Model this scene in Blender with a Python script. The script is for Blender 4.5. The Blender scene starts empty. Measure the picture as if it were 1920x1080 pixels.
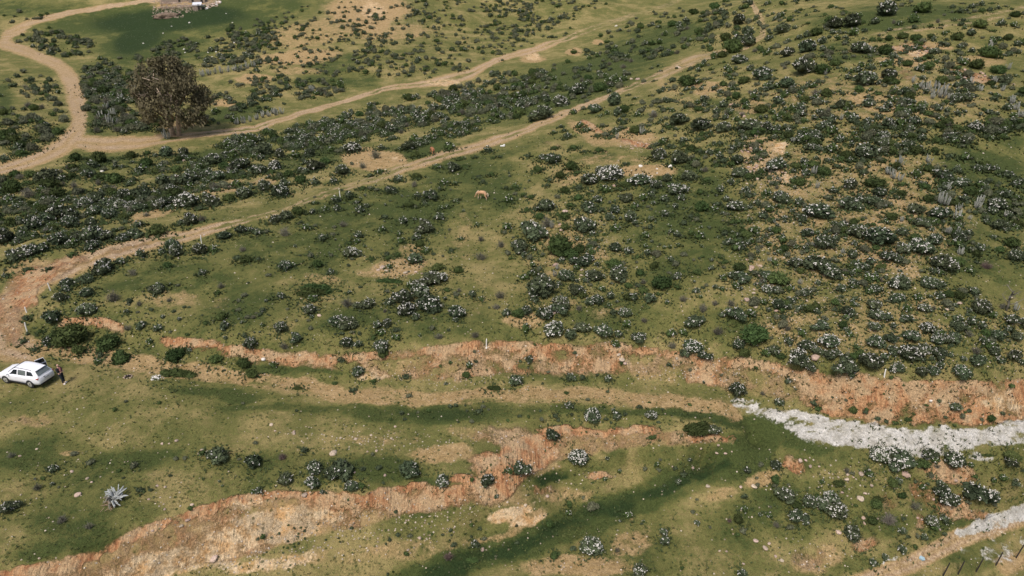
import bpy, math, random
import numpy as np
from mathutils import Vector, Matrix

random.seed(7)
RNG = np.random.default_rng(11)
S = bpy.context.scene
COL = S.collection

# ------------------------------------------------------------------ camera, sky, sun
CAM_H, PITCH, FPX = 35.0, math.radians(27.0), 1280.0
cam = bpy.data.cameras.new('camera')
cam.lens = 24.0
cam.sensor_width = 36.0
cam.clip_start = 0.5
cam.clip_end = 4000
camo = bpy.data.objects.new('camera', cam)
COL.objects.link(camo)
camo.location = (0, 0, CAM_H)
camo.rotation_euler = (math.pi / 2 - PITCH, 0, 0)
S.camera = camo

SUN_EL, SUN_AZ = math.radians(58), math.radians(205)     # azimuth the light comes from, measured from +Y clockwise
w = bpy.data.worlds.new('World')
S.world = w
w.use_nodes = True
nt = w.node_tree
bg = nt.nodes['Background']
sky = nt.nodes.new('ShaderNodeTexSky')
sky.sky_type = 'NISHITA'
sky.sun_disc = False
sky.sun_elevation = SUN_EL
sky.sun_rotation = SUN_AZ
sky.dust_density = 4.0
sky.ozone_density = 1.0
nt.links.new(sky.outputs[0], bg.inputs[0])
bg.inputs[1].default_value = 0.14
sun = bpy.data.lights.new('sun', 'SUN')
sun.energy = 2.8
sun.angle = math.radians(14)
sun.color = (1.0, 0.93, 0.84)
suno = bpy.data.objects.new('sun', sun)
COL.objects.link(suno)
sd = Vector((math.sin(SUN_AZ) * math.cos(SUN_EL), math.cos(SUN_AZ) * math.cos(SUN_EL), math.sin(SUN_EL)))
suno.rotation_euler = sd.to_track_quat('Z', 'Y').to_euler()
suno.location = (0, 0, 80)
S.view_settings.view_transform = 'Standard'
S.view_settings.look = 'None'
S.view_settings.gamma = 1
S.view_settings.exposure = 0.0
S.render.engine = 'CYCLES'
S.cycles.max_bounces = 4
S.cycles.diffuse_bounces = 2
S.cycles.glossy_bounces = 2
S.cycles.transmission_bounces = 3
S.cycles.transparent_max_bounces = 4

# ------------------------------------------------------------------ camera maths (for finding where on the ground a thing stands)
cP, sP = math.cos(PITCH), math.sin(PITCH)
def rays(px, py):
    a = (np.asarray(px, float) - 960) / FPX
    b = -(np.asarray(py, float) - 540) / FPX
    d = np.stack([a, cP + b * sP, -sP + b * cP], -1)
    return d
def project(P):
    Z = P[..., 2] - CAM_H
    dep = P[..., 1] * cP - Z * sP
    dep = np.where(dep < 1, 1, dep)
    v = -(P[..., 1] * sP + Z * cP)
    return 960 + FPX * P[..., 0] / dep, 540 + FPX * v / dep, dep

# ------------------------------------------------------------------ noise
def vnoise(x, y, seed=0):
    xi = np.floor(x).astype(np.int64); yi = np.floor(y).astype(np.int64)
    xf = x - xi; yf = y - yi
    xf = xf * xf * (3 - 2 * xf); yf = yf * yf * (3 - 2 * yf)
    def h(a, b):
        n = (a * 374761393 + b * 668265263 + seed * 974711) & 0x7fffffff
        n = ((n ^ (n >> 13)) * 1274126177) & 0x7fffffff
        return ((n ^ (n >> 16)) & 0xffff) / 65535.0
    return (h(xi, yi) * (1 - xf) + h(xi + 1, yi) * xf) * (1 - yf) + (h(xi, yi + 1) * (1 - xf) + h(xi + 1, yi + 1) * xf) * yf
def fbm(x, y, o=4, seed=0):
    s = 0; a = 0.5; t = 0
    for i in range(o):
        s = s + a * vnoise(x, y, seed + i * 17); t += a
        x = x * 2.03 + 5.1; y = y * 2.03 - 3.7; a *= 0.5
    return s / t

# ------------------------------------------------------------------ terrain heights: control points (place seen in the photograph, height)
CP = [
 # beyond the banks, ridge track, valley, far slopes
 (40,585,.6),(120,560,1.2),(260,540,2.0),(400,560,2.0),(600,560,2.4),(800,560,2.8),(1000,560,3.6),(1200,560,4.2),(1400,560,5.2),(1650,560,6.2),(1900,560,6.5),(2100,560,6.5),(-150,560,0),
 (-100,470,0),(60,450,1.4),(200,470,2.0),(360,435,2.4),(520,400,2.8),(680,345,3.2),(830,295,3.6),(960,255,4.6),(1080,205,6.2),(1200,158,8.6),(1300,110,11.5),(1400,90,13.5),(1430,50,16),(1410,0,19),
 (600,470,2.9),(800,450,3.4),(1000,430,4.6),(1200,430,6.0),(1400,430,7.2),(1650,430,8.4),(1900,430,8.2),(2150,430,8),
 (900,360,4.1),(1100,330,6.0),(1280,330,7.6),(1400,300,9.2),(1550,300,10.4),(1750,300,11),(1920,300,10.6),(2200,300,10.5),
 (1280,210,9.6),(1450,200,12.3),(1600,200,13.4),(1800,200,14),(1950,200,13.6),(2200,200,13.5),
 (1550,110,16.2),(1700,100,17),(1900,100,17),(2200,100,17),(1550,30,20),(1700,30,21),(1900,20,22),(2200,20,22),
 (0,400,-.3),(200,380,.3),(400,350,.8),(600,300,1.0),(750,270,1.6),(900,220,2.2),(1000,170,3.2),(1120,120,5.5),(1220,70,8.5),(1330,30,13),
 (-100,330,-1.5),(0,318,-1.4),(140,265,-1.4),(330,255,-1.6),(480,240,-1.4),(640,193,-1.2),(780,160,-.4),(880,138,.6),(960,105,2.0),(1060,72,4.5),(1180,32,8.5),(1260,5,12),
 (150,190,-.5),(60,220,0.5),(-100,200,1),(30,100,2.5),(150,100,1.6),(330,130,0.2),(330,90,1.6),(450,150,.2),(560,120,1.8),(700,120,2.6),(820,100,3.2),
 (-100,60,6),(60,48,6),(200,40,6.0),(330,40,7.0),(450,40,7.6),(600,50,7.6),(750,50,7.6),(880,50,6.6),(1000,40,7.2),
 (-100,5,12),(60,5,12),(200,6,11.6),(340,8,11.5),(500,5,12.5),(650,2,13),(800,0,13.4),(950,0,13),(1080,0,13.2),
 # terrace
 (-150,640,-.2),(-150,720,0),(0,640,0),(0,720,0),(60,715,0),(180,720,0),(340,720,0),(520,735,0),(700,745,0),(860,745,0),(1040,745,0),(1220,745,0),(1350,755,0),
 (-150,780,-.3),(60,780,-.3),(250,780,-.3),(450,785,-.3),(650,790,-.3),(850,785,-.2),(1000,780,-.2),(1180,780,-.2),
 (1450,772,-.1),(1560,806,-.3),(1690,822,-.3),(1800,825,-.3),(1920,810,0),(2100,790,0),
 (0,880,-1.0),(150,880,-1.1),(300,880,-1.2),(450,870,-1.2),(600,860,-1.2),(750,850,-1.1),(850,840,-1.1),(930,820,-1.0),(0,980,-1.7),(130,980,-1.8),(-150,900,-1.2),(-150,1060,-2),
 (1290,800,-.6),(1400,800,-.6),(1500,830,-.9),(1600,850,-1.0),
 # below
 (640,1070,-6.6),(760,1075,-7.0),(900,1060,-7.3),(900,1000,-6.6),(960,1040,-7.5),(1080,985,-7.1),(1200,940,-6.4),(1310,890,-5.2),(1400,845,-3.6),
 (1050,920,-5.4),(1180,880,-4.0),(1150,900,-4.6),
 (1000,1075,-7.2),(1150,1060,-6.6),(1300,1030,-6.3),(1300,970,-5.9),(1450,1060,-7.0),(1420,960,-4.9),(1450,900,-3.4),(1550,920,-3.2),(1550,1000,-5.3),(1550,1070,-7.4),
 (1650,900,-2.4),(1700,960,-4.2),(1680,1020,-6.3),(1640,1075,-8),(1720,1050,-8),(1790,1015,-7.8),(1860,990,-7.7),(1920,965,-7.4),(2100,900,-7),(1800,950,-5.2),(1800,900,-2.9),(1900,900,-3.4),(1900,860,-1.2),(2050,850,-1),
 (1880,1050,-8.3),(1800,1075,-8.6),(2100,1050,-8.5),
]
BANK_A_T = [(100,592),(200,600),(300,628),(400,640),(470,655),(560,658),(640,662),(700,660),(780,655),(860,640),(900,636),(1000,640),(1080,648),(1150,640),(1240,655),(1330,665),(1400,670),(1450,680),(1540,697),(1640,703),(1720,715),(1830,715),(1920,705),(2100,690)]
BANK_A_B = [(100,615),(200,624),(300,655),(400,670),(470,682),(560,686),(640,694),(700,706),(780,712),(860,712),(900,702),(1000,700),(1080,700),(1150,700),(1240,708),(1330,724),(1400,732),(1450,748),(1540,776),(1640,796),(1720,800),(1830,800),(1920,790),(2100,770)]
BANK_B_T = [(-100,1085),(0,1073),(60,1060),(130,1045),(200,1015),(260,990),(330,965),(400,945),(450,930),(500,922),(560,922),(620,925),(680,930),(720,915),(780,905),(850,915),(900,910),(940,895),(985,850),(1010,812),(1080,803),(1150,800),(1250,806),(1380,818)]
BANK_B_B = [(-40,1160),(60,1150),(110,1140),(170,1125),(240,1100),(300,1080),(370,1062),(440,1050),(490,1040),(530,1025),(580,1012),(640,1000),(700,990),(740,975),(800,962),(850,958),(905,950),(950,940),(1000,895),(1035,868),(1090,856),(1155,845),(1250,838),(1380,832)]
def densify(pl, n):
    pl = np.array(pl, float); t = np.linspace(0, len(pl) - 1, n)
    return np.stack([np.interp(t, np.arange(len(pl)), pl[:, 0]), np.interp(t, np.arange(len(pl)), pl[:, 1])], 1)
N_A, N_B = 93, 93
at, ab = densify(BANK_A_T, N_A), densify(BANK_A_B, N_A)
wig = (fbm(np.arange(N_A) * .7, np.zeros(N_A), 3, 5) - .5) * 8
at[:, 1] += wig; ab[:, 1] += wig * .5
for i in range(N_A):
    hgt = max(.5, (ab[i, 1] - at[i, 1]) * .034)
    zb = 0.15
    CP.append((ab[i, 0], ab[i, 1], zb)); CP.append((at[i, 0], at[i, 1], zb + hgt))
bt, bb = densify(BANK_B_T, N_B), densify(BANK_B_B, N_B)
ztop = lambda x: np.interp(x, [0, 300, 600, 900, 1000, 1150, 1380], [-2.3, -1.8, -1.6, -1.9, -1.4, -.9, -.8])
zbot = lambda x: np.interp(x, [0, 300, 600, 850, 950, 1035, 1155, 1380], [-4.5, -4.4, -3.9, -3.2, -2.9, -2.5, -1.9, -1.1])
wig = (fbm(np.arange(N_B) * .7, np.zeros(N_B), 3, 9) - .5) * 8
for i in range(N_B):
    CP.append((bt[i, 0], bt[i, 1] + wig[i], float(ztop(bt[i, 0])))); CP.append((bb[i, 0], bb[i, 1] + wig[i] * .5, float(zbot(bb[i, 0]))))
cp = np.array(CP, float)
k_ = (cp[:, 1] > 830) & (cp[:, 2] < -2.35) & (np.arange(len(cp)) < len(cp) - 2 * N_B); cp[k_, 2] = -2.35 + (cp[k_, 2] + 2.35) * .66
d = rays(cp[:, 0], cp[:, 1])
t = (cp[:, 2] - CAM_H) / d[:, 2]
CX = np.concatenate([d[:, 0] * t, [-500, -250, 0, 250, 500, -500, -250, 0, 250, 500, -600, 600, -600, 600, -120, 0, 120, -200, 200, -60, 60, -60, 0, 60]])
CY = np.concatenate([d[:, 1] * t, [480, 480, 480, 480, 480, 900, 900, 900, 900, 900, 200, 200, -60, -60, -60, -60, -60, 20, 20, 12, 12, 26, 26, 26]])
CZ = np.concatenate([cp[:, 2], [42, 38, 36, 44, 50, 110, 120, 105, 125, 130, 20, 45, -5, 0, -9, -9, -9, -5, -6.5, -6.5, -7, -5.5, -6, -6.5]])
n = len(CX)
CX += RNG.normal(size=n) * 1e-3
R = np.hypot(CX[:, None] - CX[None], CY[:, None] - CY[None])
A = np.zeros((n + 3, n + 3))
A[:n, :n] = -R + np.eye(n) * 0.12
A[:n, n] = 1; A[:n, n + 1] = CX; A[:n, n + 2] = CY
A[n, :n] = 1; A[n + 1, :n] = CX; A[n + 2, :n] = CY
sol = np.linalg.solve(A, np.concatenate([CZ, [0, 0, 0]]))
def rbf(x, y):
    out = np.empty(x.shape)
    for i in range(0, len(x), 8000):
        xx = x[i:i + 8000].astype(np.float32); yy = y[i:i + 8000].astype(np.float32)
        r = np.sqrt((xx[:, None] - CX[None].astype(np.float32)) ** 2 + (yy[:, None] - CY[None].astype(np.float32)) ** 2)
        out[i:i + 8000] = -(r @ sol[:n].astype(np.float32)) + sol[n] + sol[n + 1] * xx + sol[n + 2] * yy
    return out
def axis(lo, a, b, hi, s, g):
    mid = list(np.arange(a, b, s)); st = s; v = mid[-1]
    up = []
    while v < hi:
        st = s + g * (v - b); st = max(st, s); v += st; up.append(v)
    dn = []; v = a
    while v > lo:
        st = max(s, s + g * (a - v)); v -= st; dn.append(v)
    return np.array(dn[::-1] + mid + up)
XS = axis(-520, -50, 50, 520, .26, .0105)
YS = axis(-60, 28, 66, 920, .24, .0085)
GX, GY = np.meshgrid(XS, YS)
gx, gy = GX.ravel(), GY.ravel()
NEEDED = (np.abs(gx) < 60 + gy * .95)
Z = np.zeros(len(gx))
Z[NEEDED] = rbf(gx[NEEDED], gy[NEEDED])
cs = ~NEEDED
if cs.any():
    Z[cs] = rbf(gx[cs], gy[cs])
gxp, gyp, _ = project(np.stack([gx, gy, Z], -1))

# ------------------------------------------------------------------ cover of the ground
def sstep(a, b, x):
    t = np.clip((x - a) / (b - a), 0, 1)
    return t * t * (3 - 2 * t)
def m_blobs(px, py, L):
    m = np.zeros(px.shape)
    for b in L:
        cx, cy, rx, ry = b[:4]; ang = math.radians(b[4]) if len(b) > 4 else 0; st = b[5] if len(b) > 5 else 1
        R_ = max(rx, ry) * 1.5
        k = np.where((np.abs(px - cx) < R_) & (np.abs(py - cy) < R_))[0]
        if not len(k): continue
        dx, dy = px[k] - cx, py[k] - cy
        u = dx * math.cos(ang) + dy * math.sin(ang); v = -dx * math.sin(ang) + dy * math.cos(ang)
        q = np.sqrt((u / rx) ** 2 + (v / ry) ** 2)
        m[k] = np.maximum(m[k], st * (1 - sstep(.55, 1.35, q)))
    return m
def m_line(px, py, L, st=1, soft=.6):
    m = np.zeros(px.shape)
    for (x0, y0, w0), (x1, y1, w1) in zip(L[:-1], L[1:]):
        R_ = max(w0, w1) * 2 + 4
        k = np.where((px > min(x0, x1) - R_) & (px < max(x0, x1) + R_) & (py > min(y0, y1) - R_) & (py < max(y0, y1) + R_))[0]
        if not len(k): continue
        vx, vy = x1 - x0, y1 - y0
        t = np.clip(((px[k] - x0) * vx + (py[k] - y0) * vy) / (vx * vx + vy * vy), 0, 1)
        q = np.hypot(px[k] - x0 - t * vx, py[k] - y0 - t * vy) / (w0 + t * (w1 - w0))
        m[k] = np.maximum(m[k], st * (1 - sstep(1 - soft * .6, 1 + soft, q)))
    return m
def m_between(px, py, T, B, st=1, ov=4):
    T = np.array(T, float); B = np.array(B, float)
    tp = np.interp(px, T[:, 0], T[:, 1]); bp = np.interp(px, B[:, 0], B[:, 1])
    ok = (px > T[0, 0]) & (px < T[-1, 0])
    return st * ok * sstep(-ov, ov, py - tp) * (1 - sstep(-ov * 2, ov * 2, py - bp))

S_ROAD = [(300,3,3),(240,12,3.5),(150,28,4.5),(60,46,6),(15,65,9),(6,82,12),(60,100,9),(110,122,11),(133,152,15),(143,190,17),(150,220,14),(145,245,15),(115,275,17),(70,298,13),(0,318,11),(-120,340,11)]
V_ROAD = [(145,266,14),(200,270,14),(260,268,12),(330,258,7),(420,248,6),(480,240,6),(560,215,5),(640,193,4),(720,168,4),(780,160,6),(830,153,10),(880,140,10),(930,112,5),(985,95,7),(1060,72,5),(1120,50,5),(1180,32,5),(1250,10,5),(1300,-20,6)]
R_TRACK = [(60,660,26),(15,645,34),(5,600,34),(30,560,26),(70,525,22),(130,500,19),(200,475,16),(280,455,15),(360,440,10),(440,420,6),(520,398,5),(600,370,6),(680,340,8),(760,315,8),(830,292,10),(900,275,9),(960,255,8),(1020,230,7),(1080,205,5),(1130,185,5),(1190,160,5),(1250,135,10),(1300,112,11),(1345,100,7),(1400,88,5),(1432,64,6),(1428,35,6),(1408,5,5),(1400,-30,5)]
R_TRACK2 = [(1235,150,9),(1262,172,11),(1300,200,12),(1345,215,10)]
T_TRACK = [(1620,72,6),(1700,56,8),(1780,45,8),(1860,30,8),(1960,10,8)]
TERR = [(20,655,24),(110,655,16),(190,670,15),(260,684,13),(340,692,10),(500,708,9),(650,737,12),(800,742,13),(950,737,14),(1100,737,13),(1250,748,16),(1380,766,16)]
WHITE = [(1388,750,11),(1450,778,18),(1520,801,22),(1600,815,23),(1700,828,24),(1790,830,20),(1850,812,15),(1960,800,15)]
WHITE2 = [(1795,1008,8),(1850,987,12),(1930,955,15),(2050,920,16)]
L_TRACK = [(1560,1120,22),(1640,1082,19),(1700,1058,17),(1760,1030,18),(1800,1012,18),(1850,995,18),(1950,955,20)]
def offset_line(L, k, wf=.2):
    P_ = np.array(L, float); T_ = np.gradient(P_[:, :2], axis=0); T_ /= np.linalg.norm(T_, axis=1)[:, None]
    return [(p[0] - t_[1] * k * p[2], p[1] + t_[0] * k * p[2], max(1.3, p[2] * wf)) for p, t_ in zip(P_, T_)]

def masks(px, py):
    M = {}
    k_ = np.clip((py + 200) / 700, .35, 1.1)
    wx = (fbm(px / (60 * k_), py / (34 * k_), 3, 61) - .5) * 30 * k_ + (fbm(px / (13 * k_), py / (8 * k_), 2, 62) - .5) * 13 * k_
    wy = (fbm(px / (60 * k_) + 40, py / (34 * k_), 3, 63) - .5) * 20 * k_ + (fbm(px / (13 * k_), py / (8 * k_) + 30, 2, 64) - .5) * 8 * k_
    rx_, ry_ = px + wx * .35, py + wy * .35
    ox, oy = px, py
    px, py = px + wx, py + wy
    lush = m_blobs(px, py, [(240,40,150,26,-6,1),(400,30,130,36,0,1),(470,8,120,18,0,.9),(270,75,90,40,-20,1),(350,95,60,25,0,.8),(200,150,60,30,0,.6),(180,190,30,60,0,.7),(440,215,60,14,-10,.8),(10,190,14,40,0,.9),(60,20,120,16,0,.5),
        (700,400,170,50,-8,.75),(650,450,150,35,0,.65),(880,335,100,45,0,.75),(930,370,60,25,0,.7),(1290,440,120,90,0,.7),(1300,360,80,60,0,.6),(820,380,110,35,0,.6),(560,480,120,40,0,.5),
        (1120,130,150,30,-12,.9),(1050,180,160,26,-14,.8),(1220,80,120,28,-14,.85),(1000,150,60,12,-10,.8),(1370,200,70,12,10,.95),(1120,295,50,10,0,.8),(1640,40,120,22,0,.9),(1750,25,150,20,0,.8),(1600,95,70,18,0,.6),(1840,320,80,50,10,.95),(1880,380,60,50,0,.8),(1800,480,60,50,0,.5),(1890,250,40,30,0,.6),
        (620,120,60,20,0,.7),(640,150,70,18,0,.6),(180,300,60,20,0,.8),(380,300,40,16,0,.9),(440,285,60,12,0,.9),(600,290,60,14,0,.8),(540,305,40,12,0,.7),(760,285,60,12,0,.8),(820,275,40,12,0,.9),
        (800,772,190,17,0,1),(620,762,220,9,0,.8),(420,735,110,12,4,.8),(1130,770,220,10,2,.7),(1340,782,140,15,7,1),(1440,800,70,22,12,1),(1500,835,80,18,14,.95),(1240,770,100,10,0,.8),(720,775,60,22,0,1),
        (60,850,120,40,0,.75),(30,760,60,30,0,.4),(230,860,70,22,0,.9),(300,860,60,18,0,.7),(160,900,110,40,0,.6),(150,960,120,50,0,.65),(90,1030,60,16,-15,.8),(180,1010,60,22,-20,.9),(250,965,60,22,-18,.7),(480,870,70,22,0,.65),(700,880,90,24,0,.8),(570,880,120,30,0,.5),(790,900,30,12,0,.8),
        (1040,900,45,9,-8,1),(1150,850,40,22,-60,.7),(1110,875,30,12,0,.7),(780,965,30,12,0,.6),(895,938,30,8,10,.8),(1240,850,60,30,0,.5),(1340,840,70,26,-12,.9),(1290,880,80,26,-20,.9),
        (1560,960,90,40,0,.6),(1460,940,60,40,0,.7),(1640,985,60,26,0,.8),(1480,990,70,26,0,.55),(1600,1055,60,18,0,.7),(1400,985,60,50,0,.7),(1250,1045,60,40,0,.5),(1780,985,50,14,-8,.7),(1530,860,90,26,0,.6),(1850,1010,60,20,-20,.6),(1830,1050,50,25,0,.7),(1700,830,40,5,10,.9),(1740,845,60,9,0,.8),
        (160,600,60,20,0,.5),(300,520,140,34,0,.45),(120,630,80,30,0,.7),(230,655,80,20,10,.4),(760,610,130,34,0,.5),(650,600,60,24,0,.6),(480,580,80,40,0,.4),(1040,700,120,14,0,.7),(1180,600,120,34,0,.5),(1330,610,90,34,0,.5),(1000,690,70,9,0,.6),(560,690,90,10,3,.8)])
    lush = np.maximum(lush, m_line(px, py, [(760,1095,24),(850,1062,26),(940,1035,26),(1030,1000,24),(1110,970,26),(1180,945,22),(1250,915,26),(1330,880,36),(1420,845,40)], 1, .5))
    deep = m_line(px, py, [(800,1085,24),(880,1055,16),(960,1028,13),(1040,996,14),(1110,965,18),(1170,950,16),(1230,925,12),(1300,895,16),(1370,865,14)], .9, .9) * (.55 + .8 * fbm(ox / 30, oy / 14, 3, 77))
    deep = np.maximum(deep, m_blobs(px, py, [(320,40,170,26,-4,1),(260,78,60,30,-20,.9),(1040,902,40,9,-8,1),(810,772,120,12,0,.7),(1330,790,110,12,7,.7),(1500,840,80,12,14,.5),(180,1005,50,18,-20,.5),(560,640,60,14,0,.5)]))
    tan = np.zeros(px.shape)
    for L, st in ((S_ROAD, 1), (V_ROAD, .92), (T_TRACK, .55), (L_TRACK, 1), (R_TRACK2, .5)):
        tan = np.maximum(tan, m_line(rx_, ry_, L, st, .55) * (.72 + .4 * fbm(ox / 20, oy / 12, 2, 70)))
    tan *= 1 - .45 * sstep(1000, 1120, ox) * (oy < 110) * (ox < 1330)
    rt = m_line(rx_, ry_, R_TRACK, .95, .6)
    rt *= 1 - .42 * sstep(380, 470, ox) * (1 - sstep(700, 800, ox)) - .12 * sstep(800, 900, ox) - .2 * sstep(1000, 1200, ox)
    rt *= .75 + .4 * fbm(ox / 24, oy / 14, 3, 71)
    tan = np.maximum(tan, rt)
    tan = np.maximum(tan, m_line(px, py, TERR, .8, .9) * (.7 + .5 * fbm(ox / 50, oy / 12, 3, 72)))
    tan = np.maximum(tan, m_blobs(px, py, [(1600,400,260,180,0,.54),(1650,190,280,70,0,.5),(1600,610,250,80,0,.5),(1440,420,60,200,0,.5),(1080,470,120,90,0,.33),(880,520,60,140,0,.3),(420,380,220,60,-12,.25),(700,90,240,80,0,.3),(690,20,90,28,0,.9),(600,60,130,30,-10,.6),(560,108,90,18,-5,.8),(740,60,90,18,-5,.6),(700,40,40,30,0,.8),(480,150,40,9,0,.9),(560,135,60,10,0,.6),(310,235,60,10,0,.8),(420,195,30,9,0,.9),(1000,110,30,10,0,.8),(345,12,66,16,-4,1),(312,26,30,9,0,1),(1075,97,18,8,0,.9),(1120,77,12,6,0,.9),
        (690,300,60,22,5,.85),(735,300,30,16,0,.9),(500,340,40,12,-10,.6),(420,350,50,12,-10,.7),(300,375,70,14,-15,.65),(290,400,60,14,-20,.7),(220,370,50,12,0,.5),(60,500,60,16,-14,.7),(250,455,60,8,-12,.8),
        (1100,250,50,16,30,.7),(1180,255,60,24,0,.8),(1210,322,60,16,0,.9),(1150,300,90,14,0,.5),(1060,330,40,20,0,.5),(1330,165,40,14,-10,.7),(1400,200,50,16,0,.6),(1430,290,50,50,0,.7),(1480,340,60,40,0,.6),(1640,320,40,30,0,.35),(1700,380,40,40,0,.6),(1650,420,60,30,0,.6),(1640,480,50,26,0,.7),(1700,510,40,20,0,.6),(1500,460,60,26,0,.5),(1450,440,40,60,0,.55),(1560,560,60,30,0,.4),
        (1700,115,70,14,6,.7),(1740,85,60,8,5,.8),(1840,115,60,14,0,.6),(1640,195,70,14,20,.7),(1660,230,40,14,20,.6),(1620,90,60,12,-10,.5),
        (750,500,60,18,-10,.8),(720,520,50,14,0,.6),(770,470,30,20,0,.6),(870,440,24,60,0,.45),(900,560,60,60,0,.35),(600,520,50,12,0,.6),(620,560,30,16,0,.4),(1060,450,60,40,0,.6),(1110,400,50,26,0,.4),(1000,400,40,40,0,.4),(1030,500,60,30,0,.5),(1110,470,40,20,0,.6),(990,600,40,22,0,.75),(1060,570,40,14,0,.5),(1140,590,60,20,0,.4),(1350,470,30,60,0,.3),
        (330,560,60,20,0,.55),(430,570,30,20,0,.4),(70,790,60,16,0,.5),(280,700,60,12,0,.55),(130,845,30,9,0,.6),(540,725,70,12,5,.5),(130,720,60,16,0,.3),(620,730,60,6,5,.4),
        (640,1045,160,22,-3,.55),(800,1030,110,26,-8,.55),(880,975,60,16,-20,.5),(990,970,40,22,-20,.8),(1080,1060,120,22,0,.8),(1180,1020,50,26,0,.7),(1040,930,50,14,0,.6),(930,1010,60,10,-15,.7),(1180,960,30,14,-40,.5),(1200,1000,30,20,0,.5),(1100,930,90,12,-20,.45),
        (1540,1045,60,26,-20,.65),(1530,1060,40,26,0,.6),(1430,900,30,14,-12,.7),(1360,930,50,10,-15,.6),(1550,870,40,8,20,.4),(1900,1055,40,22,-10,.8),(1780,1065,60,12,-10,.5),(1690,1010,50,8,-15,.4),(830,850,80,22,0,.8),(870,810,60,16,0,.6),(960,930,60,20,0,.6),(1000,880,60,26,0,.6),(760,870,40,12,0,.4),(700,820,160,12,0,.45),(600,810,100,9,0,.3),(1500,720,60,12,15,.4)]))
    rut = np.zeros(ox.shape)
    for L in (S_ROAD, V_ROAD, R_TRACK, L_TRACK, T_TRACK):
        for k in (-.48, .42): rut = np.maximum(rut, m_line(rx_, ry_, offset_line(L, k), 1, .8))
    for L in (R_TRACK, V_ROAD, T_TRACK): tan *= 1 - .5 * m_line(rx_, ry_, offset_line(L, 0, .26), 1, .8) * sstep(.35, .6, fbm(ox / 60, oy / 30, 2, 78)) * (ox > 300)
    M['rut'] = rut * np.clip(.3 + fbm(ox / 26, oy / 16, 2, 79), 0, 1)
    for off, ln in ((-7, 1), (5, 1), (15, .8)):
        tan = np.maximum(tan, m_line(rx_, ry_, [(x, y + off, 2.2) for x, y, w_ in TERR], .75 * ln, .8))
    rb = fbm(ox / 34, oy / 22, 4, 73)
    red = m_between(rx_, ry_, BANK_A_T, BANK_A_B, 1.0, 4) * (.38 + .24 * sstep(840, 900, ox) + .9 * (rb - .4)) * (1 - .75 * sstep(225, 245, ox) * (1 - sstep(290, 310, ox))) * (1 - .5 * sstep(1330, 1380, ox) * (1 - sstep(1480, 1530, ox))) * (1 - .45 * sstep(1130, 1200, ox) * (1 - sstep(1250, 1300, ox)))
    tan = np.maximum(tan, m_between(rx_, ry_ - 10, BANK_A_T, BANK_A_B, .55, 10) * sstep(550, 700, ox))
    bandT = m_line(rx_, ry_, [(x, y + 7, 8) for x, y in BANK_A_T], .9, .5)
    red = np.maximum(red, bandT * (px > 110) * np.clip(.2 + 1.5 * rb, 0, 1) * (1 - .8 * sstep(225, 245, ox) * (1 - sstep(290, 310, ox))))
    red = np.maximum(red, m_line(rx_, ry_, [(x, y + 7, 9 if x < 980 else 5) for x, y in BANK_B_T], 1.0, .6) * (1 - .4 * sstep(1000, 1080, ox)) * np.clip(.35 + 1.2 * rb, 0, 1))
    bf2 = m_between(rx_, ry_, BANK_B_T, BANK_B_B, 1, 6)
    red = np.maximum(red, bf2 * (.50 + .20 * sstep(680, 780, ox) + .8 * (rb - .45)) * (1 - .3 * sstep(1000, 1080, ox)))
    tan = np.maximum(tan, bf2 * .75)
    red = np.maximum(red, m_blobs(px, py, [(940,812,70,22,0,.55),(985,850,60,36,-20,1),(915,870,40,30,0,.7),(900,905,70,14,0,.9),(1090,806,90,9,0,1),(1180,806,70,9,0,.8),(1330,822,60,6,-4,.9),(950,880,60,16,0,.8),(1110,892,26,9,0,.9),(1020,920,30,12,0,.6),
        (1630,735,110,28,6,.9),(1600,715,80,22,0,.8),(1850,770,30,22,0,1),(1905,725,22,16,0,1),(1490,873,34,16,20,.75),(1460,690,60,14,20,.8),(1780,885,60,22,15,.75),(1790,950,40,30,20,.7),(1740,930,50,20,50,.6),(1670,940,20,30,-30,.5),(1830,970,40,12,0,.7),(1615,1020,28,16,-10,.75),(1520,1040,30,26,0,.5),(1720,975,14,20,0,.7),
        (1115,240,26,5,30,.9),(1195,268,34,9,10,.9),(1130,285,20,4,0,.5),(1040,275,30,8,30,.4),(1710,90,50,12,5,.9),(1820,140,60,10,12,.8),(1305,155,14,10,0,.6),(70,520,60,22,-20,.75),(45,560,26,26,-40,.9),(110,500,70,16,-20,.65),(15,600,30,50,0,.6),(240,465,60,8,-12,.5),(1700,140,26,10,20,.5),(1500,255,20,6,0,.4),(1440,560,20,14,0,.4),(340,335,40,6,0,.3),(60,790,50,10,0,.3)]))
    pale = m_blobs(px, py, [(520,985,120,36,-6,.85),(440,1000,90,36,-14,.62),(300,1060,140,36,-12,.7),(600,975,60,26,0,.7),(470,945,60,12,-10,.7),(960,960,50,16,-16,.9),(990,975,40,9,-16,.9),(1740,755,40,20,0,.55),(1880,760,40,26,0,.7),(1880,740,20,26,0,.6),(705,705,40,9,0,.6),(1165,675,20,14,0,.6),(1720,100,20,8,10,.8),(700,20,30,20,0,.6),(740,300,16,9,0,.5),(1430,300,30,34,0,.5),(1460,330,26,22,0,.6),(1470,275,16,12,0,.7),(830,155,40,8,0,.6),(1000,105,18,9,0,.7),(500,1060,110,20,-8,.6),(400,1045,60,20,0,.6)])
    pale *= np.where(py > 900, m_between(px, py, BANK_B_T, [(x, 1400) for x, y in BANK_B_T], 1, 6), 1)
    wv = .22 + 1.08 * fbm(ox / 45 - oy / 14, oy / 5, 4, 74) + .16 * sstep(1500, 1640, ox) - .10 * (1 - sstep(1400, 1520, ox))
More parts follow.
